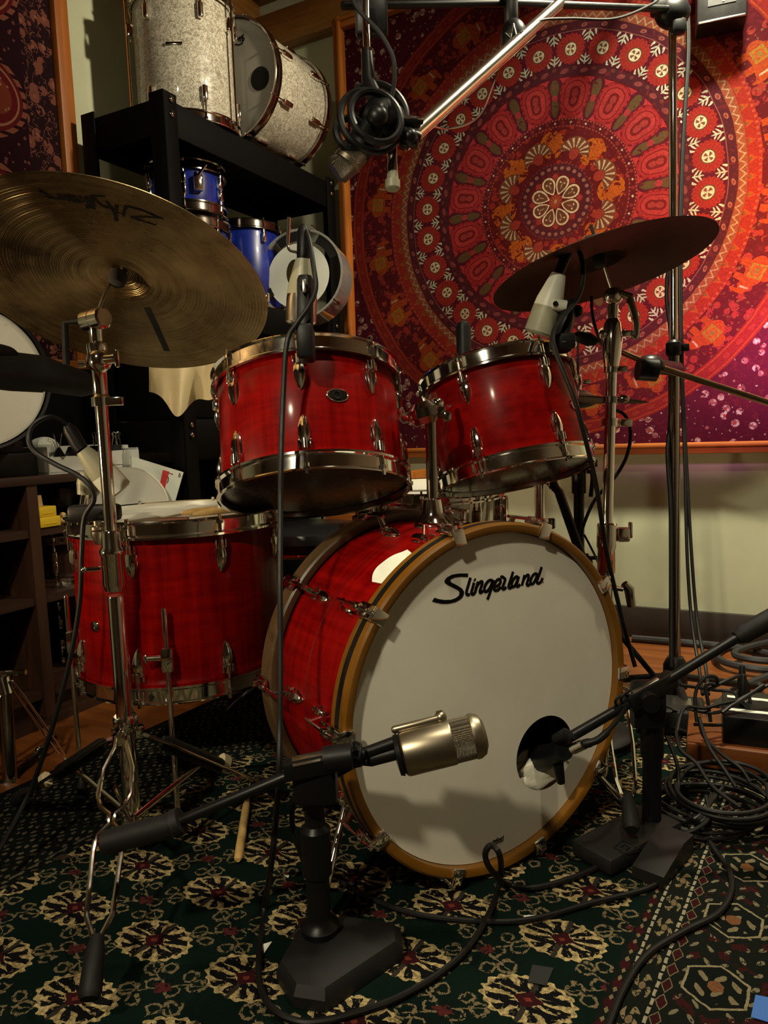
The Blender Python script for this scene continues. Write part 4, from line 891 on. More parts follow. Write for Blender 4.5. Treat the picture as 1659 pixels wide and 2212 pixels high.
# right low stand whose boom reaches into the bass drum
kx,ky=.462,1.262; kp=at(1405,1492,1.27)
ks=thing('boom_mic_stand','low black boom stand right of the bass drum, its boom reaching into the sound hole','mic stand',(kx,ky,0))
part(ks,'cast_foot',MB().box((0,0,0),(.20,.085,.030),T(kx-.055,ky-.035,.008+.017)@RZ(35),bev=.008),CAST); 
mb=MB(); Mk=T(kx-.040,ky-.065,.042)@RZ(35)
for pts in ([(-.06,-.012),(-.03,-.016),(-.03,.016),(-.06,.012),(-.06,-.012)],[(-.05,-.005),(-.04,-.005),(-.04,.006),(-.05,.005)]): mb.tube([V((x,y,0)) for x,y in pts],.001,5,M=Mk)
part(ks,'cast_emblem',mb,CAST)
part(ks,'wedge_foot',MB().prism([(-.068,-.0),(.065,-.0),(.065,.032),(.02,.037),(-.068,.020)],-.026,.026,T(kx-.012,ky-.090,.0085)@RZ(48)@RX(90)),CAST)
part(ks,'pole',MB().tube([(kx,ky,.03),(kx,ky,zat(kx,ky,1640)),(kx,ky,zat(kx,ky,1630)),(kx,ky,zat(kx,ky,1540))],[.0165,.0165,.020,.020],20).box((kx-.012,ky-.012,zat(kx,ky,1745)),(.004,.004,.05)),BLACKM)
part(ks,'pivot',MB().box(kp+V((.0,.012,-.028)),(.06,.03,.085),bev=.010).cyl(kp+V((-.01,-.01,-.01)),kp+V((-.01,-.035,-.01)),.016,seg=16),BLACKM)
ke=at(1668,1338,1.28); kt=at(1232,1592,1.23); kd=(kt-kp).normalized()
part(ks,'boom',MB().tube([at(1612,1366,1.28),kp,kt],[.0085,.0085,.0088],14),BLACKM); part(ks,'boom_grip',MB().tube([at(1590,1378,1.28),at(1606,1369,1.28),ke+ (ke-kp)*.2],[.011,.017,.018],18),RUBBER)
part(ks,'boom_clamp',MB().box((0,0,0),(.026,.028,.10),fmat(kp,kd,V((0,-1,0))),bev=.004),BLACKM); part(ks,'clamp_plate',MB().box((-.0145,0,.01),(.003,.012,.060),fmat(kp,kd,V((0,.35,-1))),bev=.001),STEEL,'bright steel clamp plate')
part(ks,'boom_tip',MB().tube([at(1232,1592,1.23),at(1222,1588,1.23),at(1198,1596,1.245)],[.010,.012,.008],14),BLACKM)
mb=MB().tube(crv([at(1350,1500,1.25),at(1330,1512,1.24),at(1336,1530,1.26),at(1358,1516,1.275)],6,True),.0025,7,closed=True).tube(crv([at(1362,1492,1.25),at(1342,1506,1.24),at(1348,1524,1.26),at(1368,1508,1.275)],6,True),.0025,7,closed=True); part(ks,'cable_loop',mb,CABLE)
k1=at(1242,1610,1.225); k2=at(1185,1655,1.28)
km=thing('kick_microphone','dark microphone inside the bass drum hole on the right boom','microphone',k1)
part(km,'body',MB().tube([at(1218,1620,1.24),at(1190,1632,1.28),at(1160,1640,1.32)],[.017,.020,.024],20),BLACKM)
part(km,'plug',MB().tube([at(1262,1607,1.205),at(1238,1618,1.225)],[.0085,.0090],16),CHROME,'chrome plug sleeve'); part(km,'plug_boot',MB().tube(crv([at(1262,1607,1.205),at(1295,1596,1.20),at(1330,1560,1.22),at(1352,1530,1.25)],5),[.0075]*3+[.006]*5+[.004]*8,12),BLACK)
part(km,'clip',MB().tube([at(1205,1650,1.26),at(1212,1690,1.27)],[.010,.007],12),BLACK)
# tom microphones
def dynmic(name,label,tip,tail,rt,rb,mat_body,mat_head,group='tom microphones'):
    M,L=axmat(tail,tip); root=thing(name,label,'microphone',M,group)
    part(root,'body',MB().lathe([(0,0),(rt*.50,0),(rt*.56,L*.05),(rt*.62,L*.10),(rt*.94,L*.42),(rt,L*.55),(0,L*.56)],28),mat_body,world=False)
    part(root,'grille_end',MB().lathe([(0,L*.55),(rt*.985,L*.55),(rt*1.02,L*.62),(rb,L*.97),(rb*.86,L),(0,L)],28),mat_head,world=False)
    return root,M,L
g1,M1,L1=dynmic('tom_microphone','cream drum microphone over the left red tom',at(650,700,1.235),at(655,560,1.22),.025,.0255,GREYM,STEEL)
tailp=at(655,560,1.22)
part(g1,'plug',MB().tube([at(654,562,1.22),at(656,550,1.22),at(656,500,1.222),at(655,488,1.225)],[.010,.0115,.011,.006],14),BLACK)
part(g1,'mic_clip',MB().box((0,0,0),(.026,.022,.115),fmat(at(659,668,1.195),V((0.02,.25,1))),bev=.008).box((0,0,0),(.026,.05,.055),fmat(at(661,742,1.185),V((0,.1,1))),bev=.005).cyl(at(658,622,1.175),at(659,622,1.19),.007,seg=12),BLACK)
part(g1,'clip_plate',MB().box((0,0,0),(.006,.004,.022),fmat(at(657,618,1.172),V((0,.2,1))),bev=.001),STEEL)
part(g1,'clip_rod',MB().tube(crv([at(624,470,1.235),at(622,510,1.235),at(622,530,1.235),at(626,541,1.23),at(640,545,1.225),at(646,552,1.22)],4),[.0032]*8+[.0022]*13,8),STEEL)
g2,M2,L2=dynmic('tom_microphone','white drum microphone over the right red tom',at(1163,722,1.455),at(1207,592,1.43),.0275,.029,WHITEM,GREYM)
part(g2,'plug',MB().tube([at(1207,592,1.43),at(1212,578,1.43),at(1226,545,1.428),at(1232,532,1.43)],[.010,.0105,.010,.006],14),BLACK)
part(g2,'mount_stub',MB().cyl(at(1194,657,1.42),at(1222,662,1.42),.0115,seg=16),WHITEM); x_=part(g2,'stub_hole',MB().cyl(at(1200,656,1.407),at(1200,656,1.410),.005,seg=14),INK)
part(g2,'mic_clip',MB().tube([at(1232,650,1.43),at(1222,690,1.42),at(1214,730,1.41),at(1216,752,1.40)],[.010,.017,.016,.018],14).sph(at(1246,672,1.43),(.012,.012,.012),seg=14).box(at(1215,738,1.40),(.045,.03,.03),bev=.006),BLACK)
g3,M3,L3=dynmic('tom_microphone','grey drum microphone leaning over the floor tom',at(258,1062,1.33),at(178,972,1.30),.0245,.0255,GREYM,WHITEM)
part(g3,'plug',MB().tube([at(178,972,1.30),at(170,962,1.30),at(152,930,1.295),at(144,918,1.29)],[.0115,.0125,.012,.007],14),BLACK)
part(g3,'mount_stub',MB().lathe([(0,0),(.011,0),(.0125,.02),(.010,.034),(.006,.040),(0,.04)],16,fmat(at(181,1068,1.315),V((.10,.0,1)))),GREYM); part(g3,'clip_rod',MB().cyl(at(183,1068,1.315),at(173,1135,1.31),.007,seg=12),CHROME)
part(g3,'mic_clip',MB().box(at(205,1108,1.30),(.09,.03,.030),bev=.008),BLACK); part(g3,'clip_screw',MB().lathe([(0,-.022),(.006,-.02),(.012,-.004),(.012,.002),(.008,.003),(.012,.005),(.012,.010),(.007,.012),(.007,.02),(0,.02)],18,T(at(212,1150,1.275))),NICKEL)
# dark small microphone behind right tom
b0=at(1002,748,1.80); single('stick_microphone',MB().tube([b0-V((0,0,.16)),b0+V((0,0,.045)),b0+V((0,0,.056)),b0+V((0,0,.060))],[.018,.018,.015,.008],20),BLACK,'short upright black microphone standing behind the right tom','microphone',b0,None)
# hi-hat mic on a boom from the right
h1=at(1288,737,1.75); h2=at(1404,790,1.72); h3=at(1665,872,1.66)
hm=thing('microphone_boom','thin brass toned boom arm crossing the tall stand at the right','boom arm',h2)
part(hm,'boom_tube',MB().tube([h1,h2+V((0,0,.004)),h3+(h3-h2)*.1],[.006,.0075,.0075],12),chrome_mat('warm_chrome',(.62,.45,.28),.16)); part(hm,'clutch',MB().sph(h2,(.034,.03,.026),seg=20).cyl(at(1378,797,1.70),at(1418,800,1.70),.026,seg=20).tube([at(1404,790,1.72),at(1462,797,1.90)],.018,14),BLACKM)
hq=thing('small_microphone','small black microphone on the boom end beside the right cymbal stand','microphone',at(1262,732,1.75)); part(hq,'body',MB().tube([at(1288,738,1.75),at(1272,733,1.75),at(1248,727,1.75),at(1240,726,1.75)],[.010,.016,.013,.008],16),BLACK)
# overhead cluster: hanging shock mounted condenser, coil of cable and a pencil microphone
ov=thing('overhead_microphone','silver and black condenser in a shock mount, hanging before the tapestry','microphone',at(815,245,1.40))
part(ov,'body',MB().tube([at(815,262,1.40),at(790,300,1.395),at(768,328,1.39)],[.030,.030,.0285],24),BLACKM)
part(ov,'grille',MB().tube([at(770,326,1.39),at(748,352,1.385),at(744,357,1.385),at(729,368,1.385),at(724,372,1.385)],[.0265,.0265,.0250,.0262,.020],28),GRILLE)
part(ov,'grille_band',MB().tube([at(752,347,1.385),at(746,355,1.385)],[.0272,.0272],28),NICKEL)
mb=MB()
for (px,py,rx_,d) in ((812,252,.048,1.36),(800,262,.058,1.38),(820,240,.055,1.42),(760,290,.030,1.37)):
    c=at(px,py,d); Mx_=fmat(c,V((.35,-1,.25)))
    mb.tube([(rx_*cos(2*pi*i/40),rx_*1.05*sin(2*pi*i/40),0) for i in range(40)],.0068,8,closed=True,M=Mx_)
part(ov,'shock_mount',mb,BLACKM); part(ov,'mount_core',MB().sph(at(822,252,1.39),(.036,.03,.036),mod=lambda a,t:1+.18*sin(5*a)*sin(3*t)).box(at(845,262,1.40),(.05,.04,.05),bev=.012).sph(at(815,252,1.35),(.020,.014,.020),seg=16),BLACKM)
part(ov,'mount_arm',MB().tube([at(850,260,1.40),at(895,262,1.41),at(912,262,1.415)],[.010,.010,.006],12),BLACKM); part(ov,'arm_sleeve',MB().tube([at(874,256,1.398),at(911,257,1.408)],.0035,8),CHROME)
part(ov,'hanging_rod',MB().tube([at(790,-6,1.46),at(791,60,1.44)],.0075,14),STEEL); part(ov,'plug_sleeve',MB().tube([at(791,55,1.44),at(793,105,1.43),at(793,108,1.43),at(793,114,1.43)],[.0075,.0078,.0125,.0125],16),CHROME,'chrome plug sleeve'); part(ov,'plug_boot',MB().tube([at(793,112,1.43),at(796,175,1.42),at(806,205,1.41)],[.0115,.0135,.016],16),BLACKM)
part(ov,'black_bracket',MB().box(at(802,24,1.50),(.066,.03,.100),bev=.008),BLACKM)
pm=thing('pencil_microphone','slim grey pencil microphone pointing straight down before the tapestry','microphone',at(848,330,1.42))
part(pm,'body',MB().tube([at(846,300,1.42),at(848,352,1.42),at(848,358,1.42),at(848,372,1.42)],[.0095,.0095,.0105,.0105],20),STEEL); part(pm,'capsule',MB().tube([at(848,372,1.42),at(848,388,1.42),at(848,390,1.42),at(848,407,1.42),at(848,410,1.42)],[.0105,.0115,.0145,.0145,.012],20),GREYM); part(pm,'clip',MB().tube([at(845,290,1.42),at(846,312,1.42)],[.016,.014],14).box(at(884,306,1.41),(.035,.025,.022),bev=.006),BLACKM)
# wall speaker
q=W(-.17,-.14,1.93); qs=at(1572,-4,2.14)
spk=thing('wall_speaker','small black box speaker before the tapestry at the top right','speaker',qs)
part(spk,'cabinet',MB().box((0,0,0),(.135,.09,.19),T(qs+V((0,.045,.035)))@RZ(-20),bev=.006),BLACK); part(spk,'bottom_edge',MB().box((0,-.046,-.090),(.125,.006,.006),T(qs+V((0,.045,.035)))@RZ(-20),bev=.001),STEEL)
mb=MB(); Ms=T(qs+V((0,.045,.035)))@RZ(-20)
mb.box((0,-.046,-.022),(.075,.003,.055),Ms); part(spk,'emblem_plate',mb,CAST); mb=MB().box((0,-.048,-.010),(.012,.003,.02),Ms).box((0,-.048,-.026),(.05,.003,.004),Ms).box((.004,-.048,-.037),(.006,.003,.014),Ms); part(spk,'emblem',mb,STEEL)
part(spk,'wall_bracket',MB().tube([qs+V((.01,.08,.05)),qs+V((.16,.38,.06))],.012,10),BLACKM)
# ---------------------------------------------------------------- black steel shelf and the drums stored on it
SA=V((-.577,2.186,0)); SL,SW=.915,.33
def S(a,b,z): return SA+e1*a+e2*b+V((0,0,z))
SM=MX(((e1.x,e2.x,0,SA.x),(e1.y,e2.y,0,SA.y),(0,0,1,0),(0,0,0,1)))
SHB=Mat('black_shelf_steel',(.0012,.0011,.0012),.6,Specular_IOR_Level=.15).m
sh=thing('storage_shelf','tall black steel shelf unit against the left wall, loaded with drums','shelf',SM)
for (a,b) in ((0,0),(SL,0),(0,SW),(SL,SW)):
    sa=1 if a==0 else -1; sb=1 if b==0 else -1
    mb=MB().box((a+sa*.0275,b+sb*.003,.86),(.055,.006,1.72),bev=.002).box((a+sa*.003,b+sb*.0275,.86),(.006,.055,1.72),bev=.002)
    pst=part(sh,'post',mb,SHB,world=False)
    if b==0:
        for zz in (1.70,1.66,1.16,1.12,.785,.755):
            x_=part(sh,'bolt',MB().sph((a+sa*.030,-.004,zz),(.009,.005,.009),seg=12,rings=6),CHROME_D,world=False); x_.parent=pst
for zz in (1.70,1.18,.80,.16):
    bd_=part(sh,'shelf_board',MB().box((SL/2,SW/2,zz-.012),(SL-.014,SW-.014,.018)),SHB,world=False)
    for (c_,d_) in (((SL/2,.009,zz-.045),(SL-.014,.006,.095)),((SL/2,SW-.009,zz-.045),(SL-.014,.006,.095)),((.009,SW/2,zz-.045),(.006,SW-.014,.095)),((SL-.009,SW/2,zz-.045),(.006,SW-.014,.095))):
        part(sh,'shelf_beam',MB().box(c_,d_,bev=.002),SHB,world=False)
# white pearl drums
wc=at(400,130,2.36); wz0=1.7015
wt1,_=drum('stored_drum','white pearl tall drum standing upright at the near end of the shelf top','drum' and T(wc.x,wc.y,wz0+.012),.153,.375,6,PEARL,-118,group='white pearl drums on the shelf',headt=HEADW,lug='box',lugL=.045,lugin=.07,hoopw=.028)
wt1['category']='drum'
part(wt1,'name_plate',MB().box((0,-.1545,.205),(.050,.003,.008),RZ(2),bev=.001),CHROME_D,world=False)
for a in (-165,-20): 
    b=part(wt1,'leg_rod',MB().cyl((.172,0,.0),(.172,0,.40),.0048,seg=10).box((.160,0,.30),(.026,.022,.04),bev=.005),CHROME,world=False); b.matrix_basis=RZ(a)
wt2,_=drum('stored_drum','white pearl drum stacked on top of the tall white drum','drum' and T(wc.x-.012,wc.y+.02,wz0+.012+.375+.0235),.132,.17,6,PEARL,-100,group='white pearl drums on the shelf',lug='box',lugL=.045,lugin=.05)
wbn=V((cos(R_(-117.7)),sin(R_(-117.7)),0)); wbc=V((-.4618,2.5953,1.7015+.2015+.012)); WBM=fmat(wbc-wbn*.317,wbn,V((-wbn.y,wbn.x,0)))
wbd,_=drum('stored_drum','white pearl bass drum lying on its side at the far end of the shelf top',WBM,.186,.317,8,PEARL,20,group='white pearl drums on the shelf',headt=HEADG,headb=HEADG,hmat=CHROME_D,lug='box',lugL=.05,lugin=.075)
wi=WBM.inverted()
def wbp(px,py): p=wi@atp(px,py,wbc,wbn); return (p.x,p.y)
hx2,hy2=wbp(562,170); n=40
part(wbd,'sound_hole',MB().lathe([(0,.3185),(.0345,.3185),(.036,.3195),(.034,.3200),(0,.3192)],40,T(hx2,hy2,0)),INK,'black round sound hole patch',world=False)
mb=MB()
for st in ([(507,86),(511,78),(514,88),(518,80),(519,90)],[(519,84),(523,78),(524,88),(528,86)],[(527,74),(524,80),(528,84),(523,92)],[(508,96),(518,97),(525,93)]): mb.stroke([wbp(*p) for p in st],.0042,.3178,.3186,sm=3)
part(wbd,'lettering',mb,INK,'dark script lettering',world=False)
for a in (40,-60): 
    b=part(wbd,'spur_clamp',MB().box((.194,0,.16),(.022,.05,.03),bev=.005).cyl((.205,-.03,.16),(.205,.03,.13),.006,seg=10),CHROME,world=False); b.matrix_basis=RZ(a+180)
# blue drums
def bdrum(label,px,py,d,z0,R,H,ph,**k):
    c=at(px,py,d); r,_=drum('stored_drum',label,T(c.x,c.y,z0+.012),R,H,6,BLUE,ph,group='blue drums on the shelf',hmat=CHROME_D,headt=HEADG,lug='box',lugL=.036,lugin=.05,**k); return r
b1=bdrum('small blue tom, the upper one of the stacked pair on the shelf',404,400,2.42,1.182,.122,.235,-95); 
b2=bdrum('small blue tom stacked on another blue tom under the shelf top',402,400,2.42,1.182+.012+.235+.026,.118,.135,-80)
b1['label']='blue tom, the lower one of the stacked pair behind the big cymbal'; b2['label']='blue tom, the upper one of the stacked pair under the shelf top'
b3=bdrum('wide blue drum beside the clear acrylic drum on the shelf',532,545,2.78,1.182,.122,.315,-110)
part(b2,'mount_bracket',MB().box((.13,0,.07),(.02,.03,.05),RZ(-60),bev=.005).cyl((.13,-.0,.09),(.16,.02,.12),.005,seg=10,M=RZ(-60)),CHROME,world=False)
# clear acrylic drum on its side
an=V((-.25,-1,.10)).normalized(); ac=at(648,592,2.68); AM=fmat(ac,an)@MX.Scale(1.047,4); AR=.152
acd=thing('acrylic_drum','clear acrylic drum hanging on the front of the shelf, with a frosted ring head','drum',AM)
part(acd,'shell',MB().lathe([(AR,0),(AR+.004,.001),(AR+.004,-.110),(AR,-.110),(AR-.006,-.108),(AR-.006,-.002)],64,closed=True),CLEAR,world=False)
part(acd,'rim_ring',MB().lathe([(AR+.004,.004),(AR-.003,.004),(AR-.003,-.004),(AR+.004,-.004)],64,closed=True),CLEAR,world=False)
mb=MB(); vs=[];fs=[]; hxx,hyy=-.020,.006; hr=.040
for i in range(64):
    a=2*pi*i/64; p0=V((hxx+hr*.8*cos(a),hyy+hr*1.2*sin(a),0)); p1=V((.112*cos(a)-.008,.112*sin(a)-.004,0))
    for p,z_ in ((p0,-.004),(p1,-.004),(p1,-.006),(p0,-.006)): vs.append((p.x,p.y,z_))
for i in range(64):
    j=(i+1)%64
    for k in range(4): k2=(k+1)%4; fs.append([i*4+k,j*4+k,j*4+k2,i*4+k2])
part(acd,'ring_head',mb.add(vs,fs),FROST,'frosted white ring head',world=False)
for a0,a1 in ((75,125),(20,60),(198,212)): part(acd,'tape_patch',MB().lathe([(.116,-.001),(.148,-.001),(.148,-.004),(.116,-.004)],14,closed=True,a0=a0,a1=a1),BLACK,'black tape patch',world=False)
for a in (100,70,-40,-130): 
    b=part(acd,'lug',MB().box((.160,0,-.03),(.012,.014,.030),bev=.004).cyl((.163,0,-.05),(.163,0,.02),.003,seg=8),CHROME,world=False); b.matrix_basis=RZ(a)
part(acd,'hanging_hook',MB().tube([(0.02,-.12,-.105),(0.02,-.12,-.125),(.02,-.10,-.135)],.006,8),BLACK,world=False)
# dark drum in the lower bay with chrome hoop glints
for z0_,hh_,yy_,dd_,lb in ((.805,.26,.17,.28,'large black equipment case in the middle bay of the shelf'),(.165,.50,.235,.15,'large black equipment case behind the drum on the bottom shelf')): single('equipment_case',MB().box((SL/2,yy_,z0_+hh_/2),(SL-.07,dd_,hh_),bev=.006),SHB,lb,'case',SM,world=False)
dc=S(.36,.085,.162); d2_,_=drum('stored_drum','black drum with a shiny chrome hoop on the bottom shelf','drum' and T(dc.x,dc.y,.185),.072,.48,4,SHB,-118,hmat=CHROME,lug='box',lugL=.036,lugin=.06,headt=HEADB,headb=HEADB)
# chamois hung on the shelf
mb=MB(); vs=[];fs=[]; n1,n2=44,26
prof_px=[(318,788),(330,870),(370,892),(380,898),(430,880),(458,866),(470,800)]
for i in range(n1+1):
    q=i/n1; xpx=322+150*q
    ybot=862+34*sin(pi*min(1,q*1.25))**1.2 if q<.8 else 896-60*(q-.62)
    ybot=845+55*math.exp(-((q-.42)/.22)**2)+18*math.exp(-((q-.85)/.15)**2)
    for j in range(n2+1):
        t=j/n2; ypx=775+(ybot-775)*t
        d=2.03+.035*sin(q*9.5+t*1.2)*(.25+t)+.02*sin(q*21+1)*t
        vs.append(at(xpx+3*sin(q*9)*t,ypx,d))
for i in range(n1):
    for j in range(n2): a=i*(n2+1)+j; fs.append([a,a+n2+1,a+n2+2,a+1])
k=len(vs); vs+=[v+V((0,.004,0)) for v in vs]; fs+=[[q+k for q in f][::-1] for f in fs]
single('chamois_cloth',mb.add(vs,fs),CHAMOIS,'beige chamois cloth hanging behind the large cymbal','cloth',at(390,790,2.03))
# ---------------------------------------------------------------- walnut cubby unit along the left wall
CU=1.2
def CBW(v,u,z): return W(u,v,z)
CM=lmat(CU,-1.04,0)     # local x away (e1), y into the wall, right end at x=0
cb=thing('cubby_shelf','dark walnut cubby unit with open compartments left of the floor tom','shelf',CM)
CT=.665; CL=.95; CD=.27
part(cb,'top_board',MB().box((-CL/2,CD/2,CT-.011),(CL,CD,.022),bev=.002),SHELFW,world=False)
for x0 in (-.010,-.372,-.75,-.94): part(cb,'upright_board',MB().box((x0,CD/2,(CT-.022)/2+.02),(.020 if x0!=-.372 else .030,CD-.01,CT-.062)),wood('dark_walnut_upright',(.030,.011,.005),(.060,.022,.010),'z',.5) if x0==-.010 else bpy.data.materials['dark_walnut_upright'],world=False)
for zz in (.52,.345,.10): part(cb,'shelf_board',MB().box((-CL/2,CD/2+.004,zz),(CL-.012,CD-.012,.020)),SHELFW,world=False)
part(cb,'back_board',MB().box((-CL/2,CD-.006,.34),(CL-.01,.008,.62)),SHELFW,world=False); part(cb,'plinth',MB().box((-CL/2,.05,.045),(CL-.01,.02,.09)),SHELFW,world=False)
def C(x,y,z): return CM@V((x,y,z))
def cth(x,y,z): return CM@T(x,y,z)
# tray with clips and oddments
tm=cth(-.155,.085,CT); tray=thing('tray','white plastic tray of clips on top of the cubby unit','tray',tm)
part(tray,'tray_bin',MB().box((0,0,.004),(.31,.14,.008),bev=.002).box((0,-.068,.022),(.31,.004,.044)).box((0,.068,.036),(.31,.004,.072)).box((-.153,0,.036),(.004,.14,.072)).box((.153,0,.030),(.004,.14,.060)).box((.09,-.07,.034),(.13,.004,.040)),WHITEP,world=False)
def clip(x,y,z,rot,sc,label):
    M=CM@T(x,y,z)@RZ(rot)@MX.Scale(sc,4)
    c=thing('binder_clip',label,'clip',M,'black binder clips in the tray')
    part(c,'clip_body',MB().prism([(-.016,0),(.016,0),(.003,.026),(-.003,.026)],-.020,.020,RX(90)),BLACKM,world=False)
    for s_ in (-1,1): part(c,'handle',MB().tube([(s_*.002,-.008,.025),(s_*.008,-.003,.052),(s_*.010,-.006,.062),(s_*.011,0,.066),(s_*.010,.006,.062),(s_*.008,.003,.052),(s_*.002,.008,.025)],.0011,6),STEEL,world=False)
    return c
PL=[(-.262,.030,'black binder clip at the left end of the white tray'),(-.205,.05,'black binder clip behind the grey microphone in the white tray'),(-.150,.095,'black binder clip at the back in the middle of the white tray'),(-.112,.06,'black binder clip left of the chrome stand tube in the tray'),(-.045,.06,'black binder clip just right of the chrome stand tube'),(-.018,.075,'black binder clip at the right end of the white tray')]
for i,(x,y,lb) in enumerate(PL): clip(x,y,CT+.045,20*i-40,.95,lb)
bt=thing('glass_vial','small glass vial at the right end of the white tray','bottle',cth(-.052,.012,CT+.009)); part(bt,'vial',MB().lathe([(0,0),(.012,0),(.012,.035),(.007,.044),(.007,.050),(.005,.050),(.005,.043),(.010,.034),(.010,.003),(0,.003)],24),CLEAR,world=False); part(bt,'cap',MB().lathe([(0,.050),(.009,.050),(.009,.060),(0,.060)],20),WHITEP,world=False)
single('red_box',MB().box((0,0,.018),(.05,.03,.036),bev=.004),REDC,'small red box lying in the white tray','box',cth(-.165,.045,CT+.009),world=False)
mb=MB().sph((0,0,.026),(.040,.030,.028),mod=lambda a,t:1+.22*MN.noise(V((cos(a)*2.2,sin(a)*2.2,t*2)))); single('plastic_bag',mb,FROST,'crumpled clear plastic bag at the left of the tray','bag',cth(-.275,.07,CT+.045),world=False)
single('dark_case',MB().box((0,0,.03),(.16,.12,.06),bev=.004).box((-.02,0,.075),(.13,.11,.03),bev=.004),BLACK,'flat black case on the cubby top at the far left','case',cth(-.40,.10,CT),world=False)
# white headed drum at the left edge
wdn=V((.62,-.78,.05)); wdc=at(-66,812,1.72); WD=fmat(wdc-wdn.normalized()*.13,wdn)
wd,_=drum('stored_drum','white headed drum with a black hoop at the left edge','drum' and WD,.166,.13,8,BLACK,10,hmat=BLACKM,lug='box',lugL=.04,lugin=.05)
# black boom at the left
lb_=thing('padded_boom','thick black padded boom arm entering from the left, below the large cymbal','boom arm',at(60,800,1.32))
part(lb_,'padded_sleeve',MB().tube([at(-60,790,1.22),at(20,802,1.28),at(90,808,1.32),at(95,808,1.32),at(180,830,1.38),at(205,838,1.40)],[.034,.034,.033,.031,.024,.012],24),RUBBER); part(lb_,'sleeve_flap',MB().tube(crv([at(-40,752,1.21),at(15,762,1.26),at(42,782,1.29),at(100,795,1.32)],5),[.012]*10+[.008]*5+[.003],12),RUBBER)
# boxes and drums in the compartments
for i,(x,y,z_,s_,lb) in enumerate(((-.325,.03,.531,(.062,.05,.026),'yellow box, the lower one of the stack in the cubby'),(-.330,.032,.5575,(.058,.045,.026),'yellow box, the upper one of the stack in the cubby'))):
    single('yellow_box',MB().box((0,0,s_[2]/2),s_,RZ(6*i),bev=.002).box((.0,-s_[1]/2-.0003,s_[2]*.35),(s_[0]*.6,.0012,.003),RZ(6*i)),YELLOW,lb,'box',cth(x,y,z_),'yellow boxes in the cubby',world=False)
PLN=single('equipment_case',MB().box((-.45,.232,CT+.151),(.96,.045,.30),bev=.004),SHB,'thin black case standing on the cubby top against the wall','case',CM,world=False)
single('wooden_block',MB().prism([(-.012,0),(.012,0),(.009,.030),(-.009,.030)],-.012,.012,RX(90)),STICKW,'small wooden wedge on top of the yellow boxes','block',cth(-.342,.035,.584),world=False)
for i,(x,y,z_) in enumerate(((-.272,.03,.539),(-.256,.04,.539),(-.242,.03,.539),(-.228,.04,.539),(-.262,.05,.539),(-.264,.034,.553),(-.282,.045,.539))):
    single('wooden_ball',MB().sph((0,0,0),(.0095,.0085,.0085),seg=14,rings=8),STICKW,'small tan wooden ball in the pile beside the yellow boxes','ball',cth(x,y,z_),'wooden balls beside the yellow boxes',world=False)
mb=MB().sph((0,0,.05),(.05,.03,.05),mod=lambda a,t:1+.3*MN.noise(V((cos(a)*2,sin(a)*2,t*3)))); single('crumpled_bag',mb,plain('dark_plastic_film',(.05,.045,.04),.3),'dark crumpled plastic bag at the back of the top compartment','bag',cth(-.15,.17,.531),world=False)
BRN=plain('brown_drum_shell',(.03,.010,.006),.35)
cd1,_=drum('stored_drum','brown snare drum with chrome hoops in the middle compartment of the cubby','drum' and cth(-.18,.135,.367),.105,.118,8,BRN,-100,hmat=CHROME,lug='box',lugL=.03,lugin=.045,hoopw=.022)
part(cd1,'strainer_lever',MB().tube([(0,-.112,.062),(.01,-.122,.068),(.028,-.126,.050),(.036,-.122,.044)],.004,8),CHROME,world=False)
cd2,_=drum('stored_drum','small chrome drum in the bottom compartment of the cubby','drum' and cth(-.115,.12,.125),.090,.15,6,chrome_mat('old_chrome',(.30,.26,.20),.25),-80,hmat=CHROME,lug='box',lugL=.03,lugin=.045,hoopw=.022)
cd3,_=drum('stored_drum','small dark drum in the left compartment of the cubby','drum' and cth(-.56,.135,.367),.095,.12,6,BRN,-60,hmat=CHROME,lug='box',lugL=.03,lugin=.045,hoopw=.022)
# card and spare head leaning behind the cubby end
hp=C(.02,.02,0); c0=at(272,1098,2.10); fn=V((.15,-1,.18)).normalized()
FM=fmat(c0,fn)
single('spare_drum_head',MB().lathe([(0,.002),(.110,.002),(.116,.004),(.119,-.006),(.113,-.008),(.110,-.001),(0,-.001)],64),HEADW,'white spare drum head leaning at the end of the cubby unit','drum head',FM,world=False)
ca=[at(282,985,2.16),at(396,1020,2.16),at(376,1090,2.16),at(262,1078,2.16)]
fnn=(ca[1]-ca[0]).cross(ca[3]-ca[0]).normalized(); cm_=fmat(ca[0],fnn*(1 if fnn.y<0 else -1),(ca[1]-ca[0])); ci=cm_.inverted(); ll=[ci@p for p in ca]
mb=MB().prism([(p.x,p.y) for p in ll],-.004,.0); card=thing('card_sleeve','white card sleeve with a red stripe behind the spare drum head','card',cm_)
part(card,'sleeve',mb,PAPER,world=False)
def cpx(px,py): p=ci@atp(px,py,ca[0],fnn); return (p.x,p.y)
part(card,'red_stripe',MB().prism([cpx(352,1015),cpx(366,1019),cpx(356,1056),cpx(345,1048)],0,.0006),REDC,'red stripe',world=False); mb=MB(); mb.stroke([cpx(363,1021),cpx(374,1025)],.002,0,.0006); mb.stroke([cpx(361,1044),cpx(364,1036),cpx(363,1030)],.002,0,.0006); mb.stroke([cpx(386,1030),cpx(388,1022),cpx(390,1029),cpx(386,1030)],.0018,0,.0006); part(card,'print_marks',mb,INK,world=False)
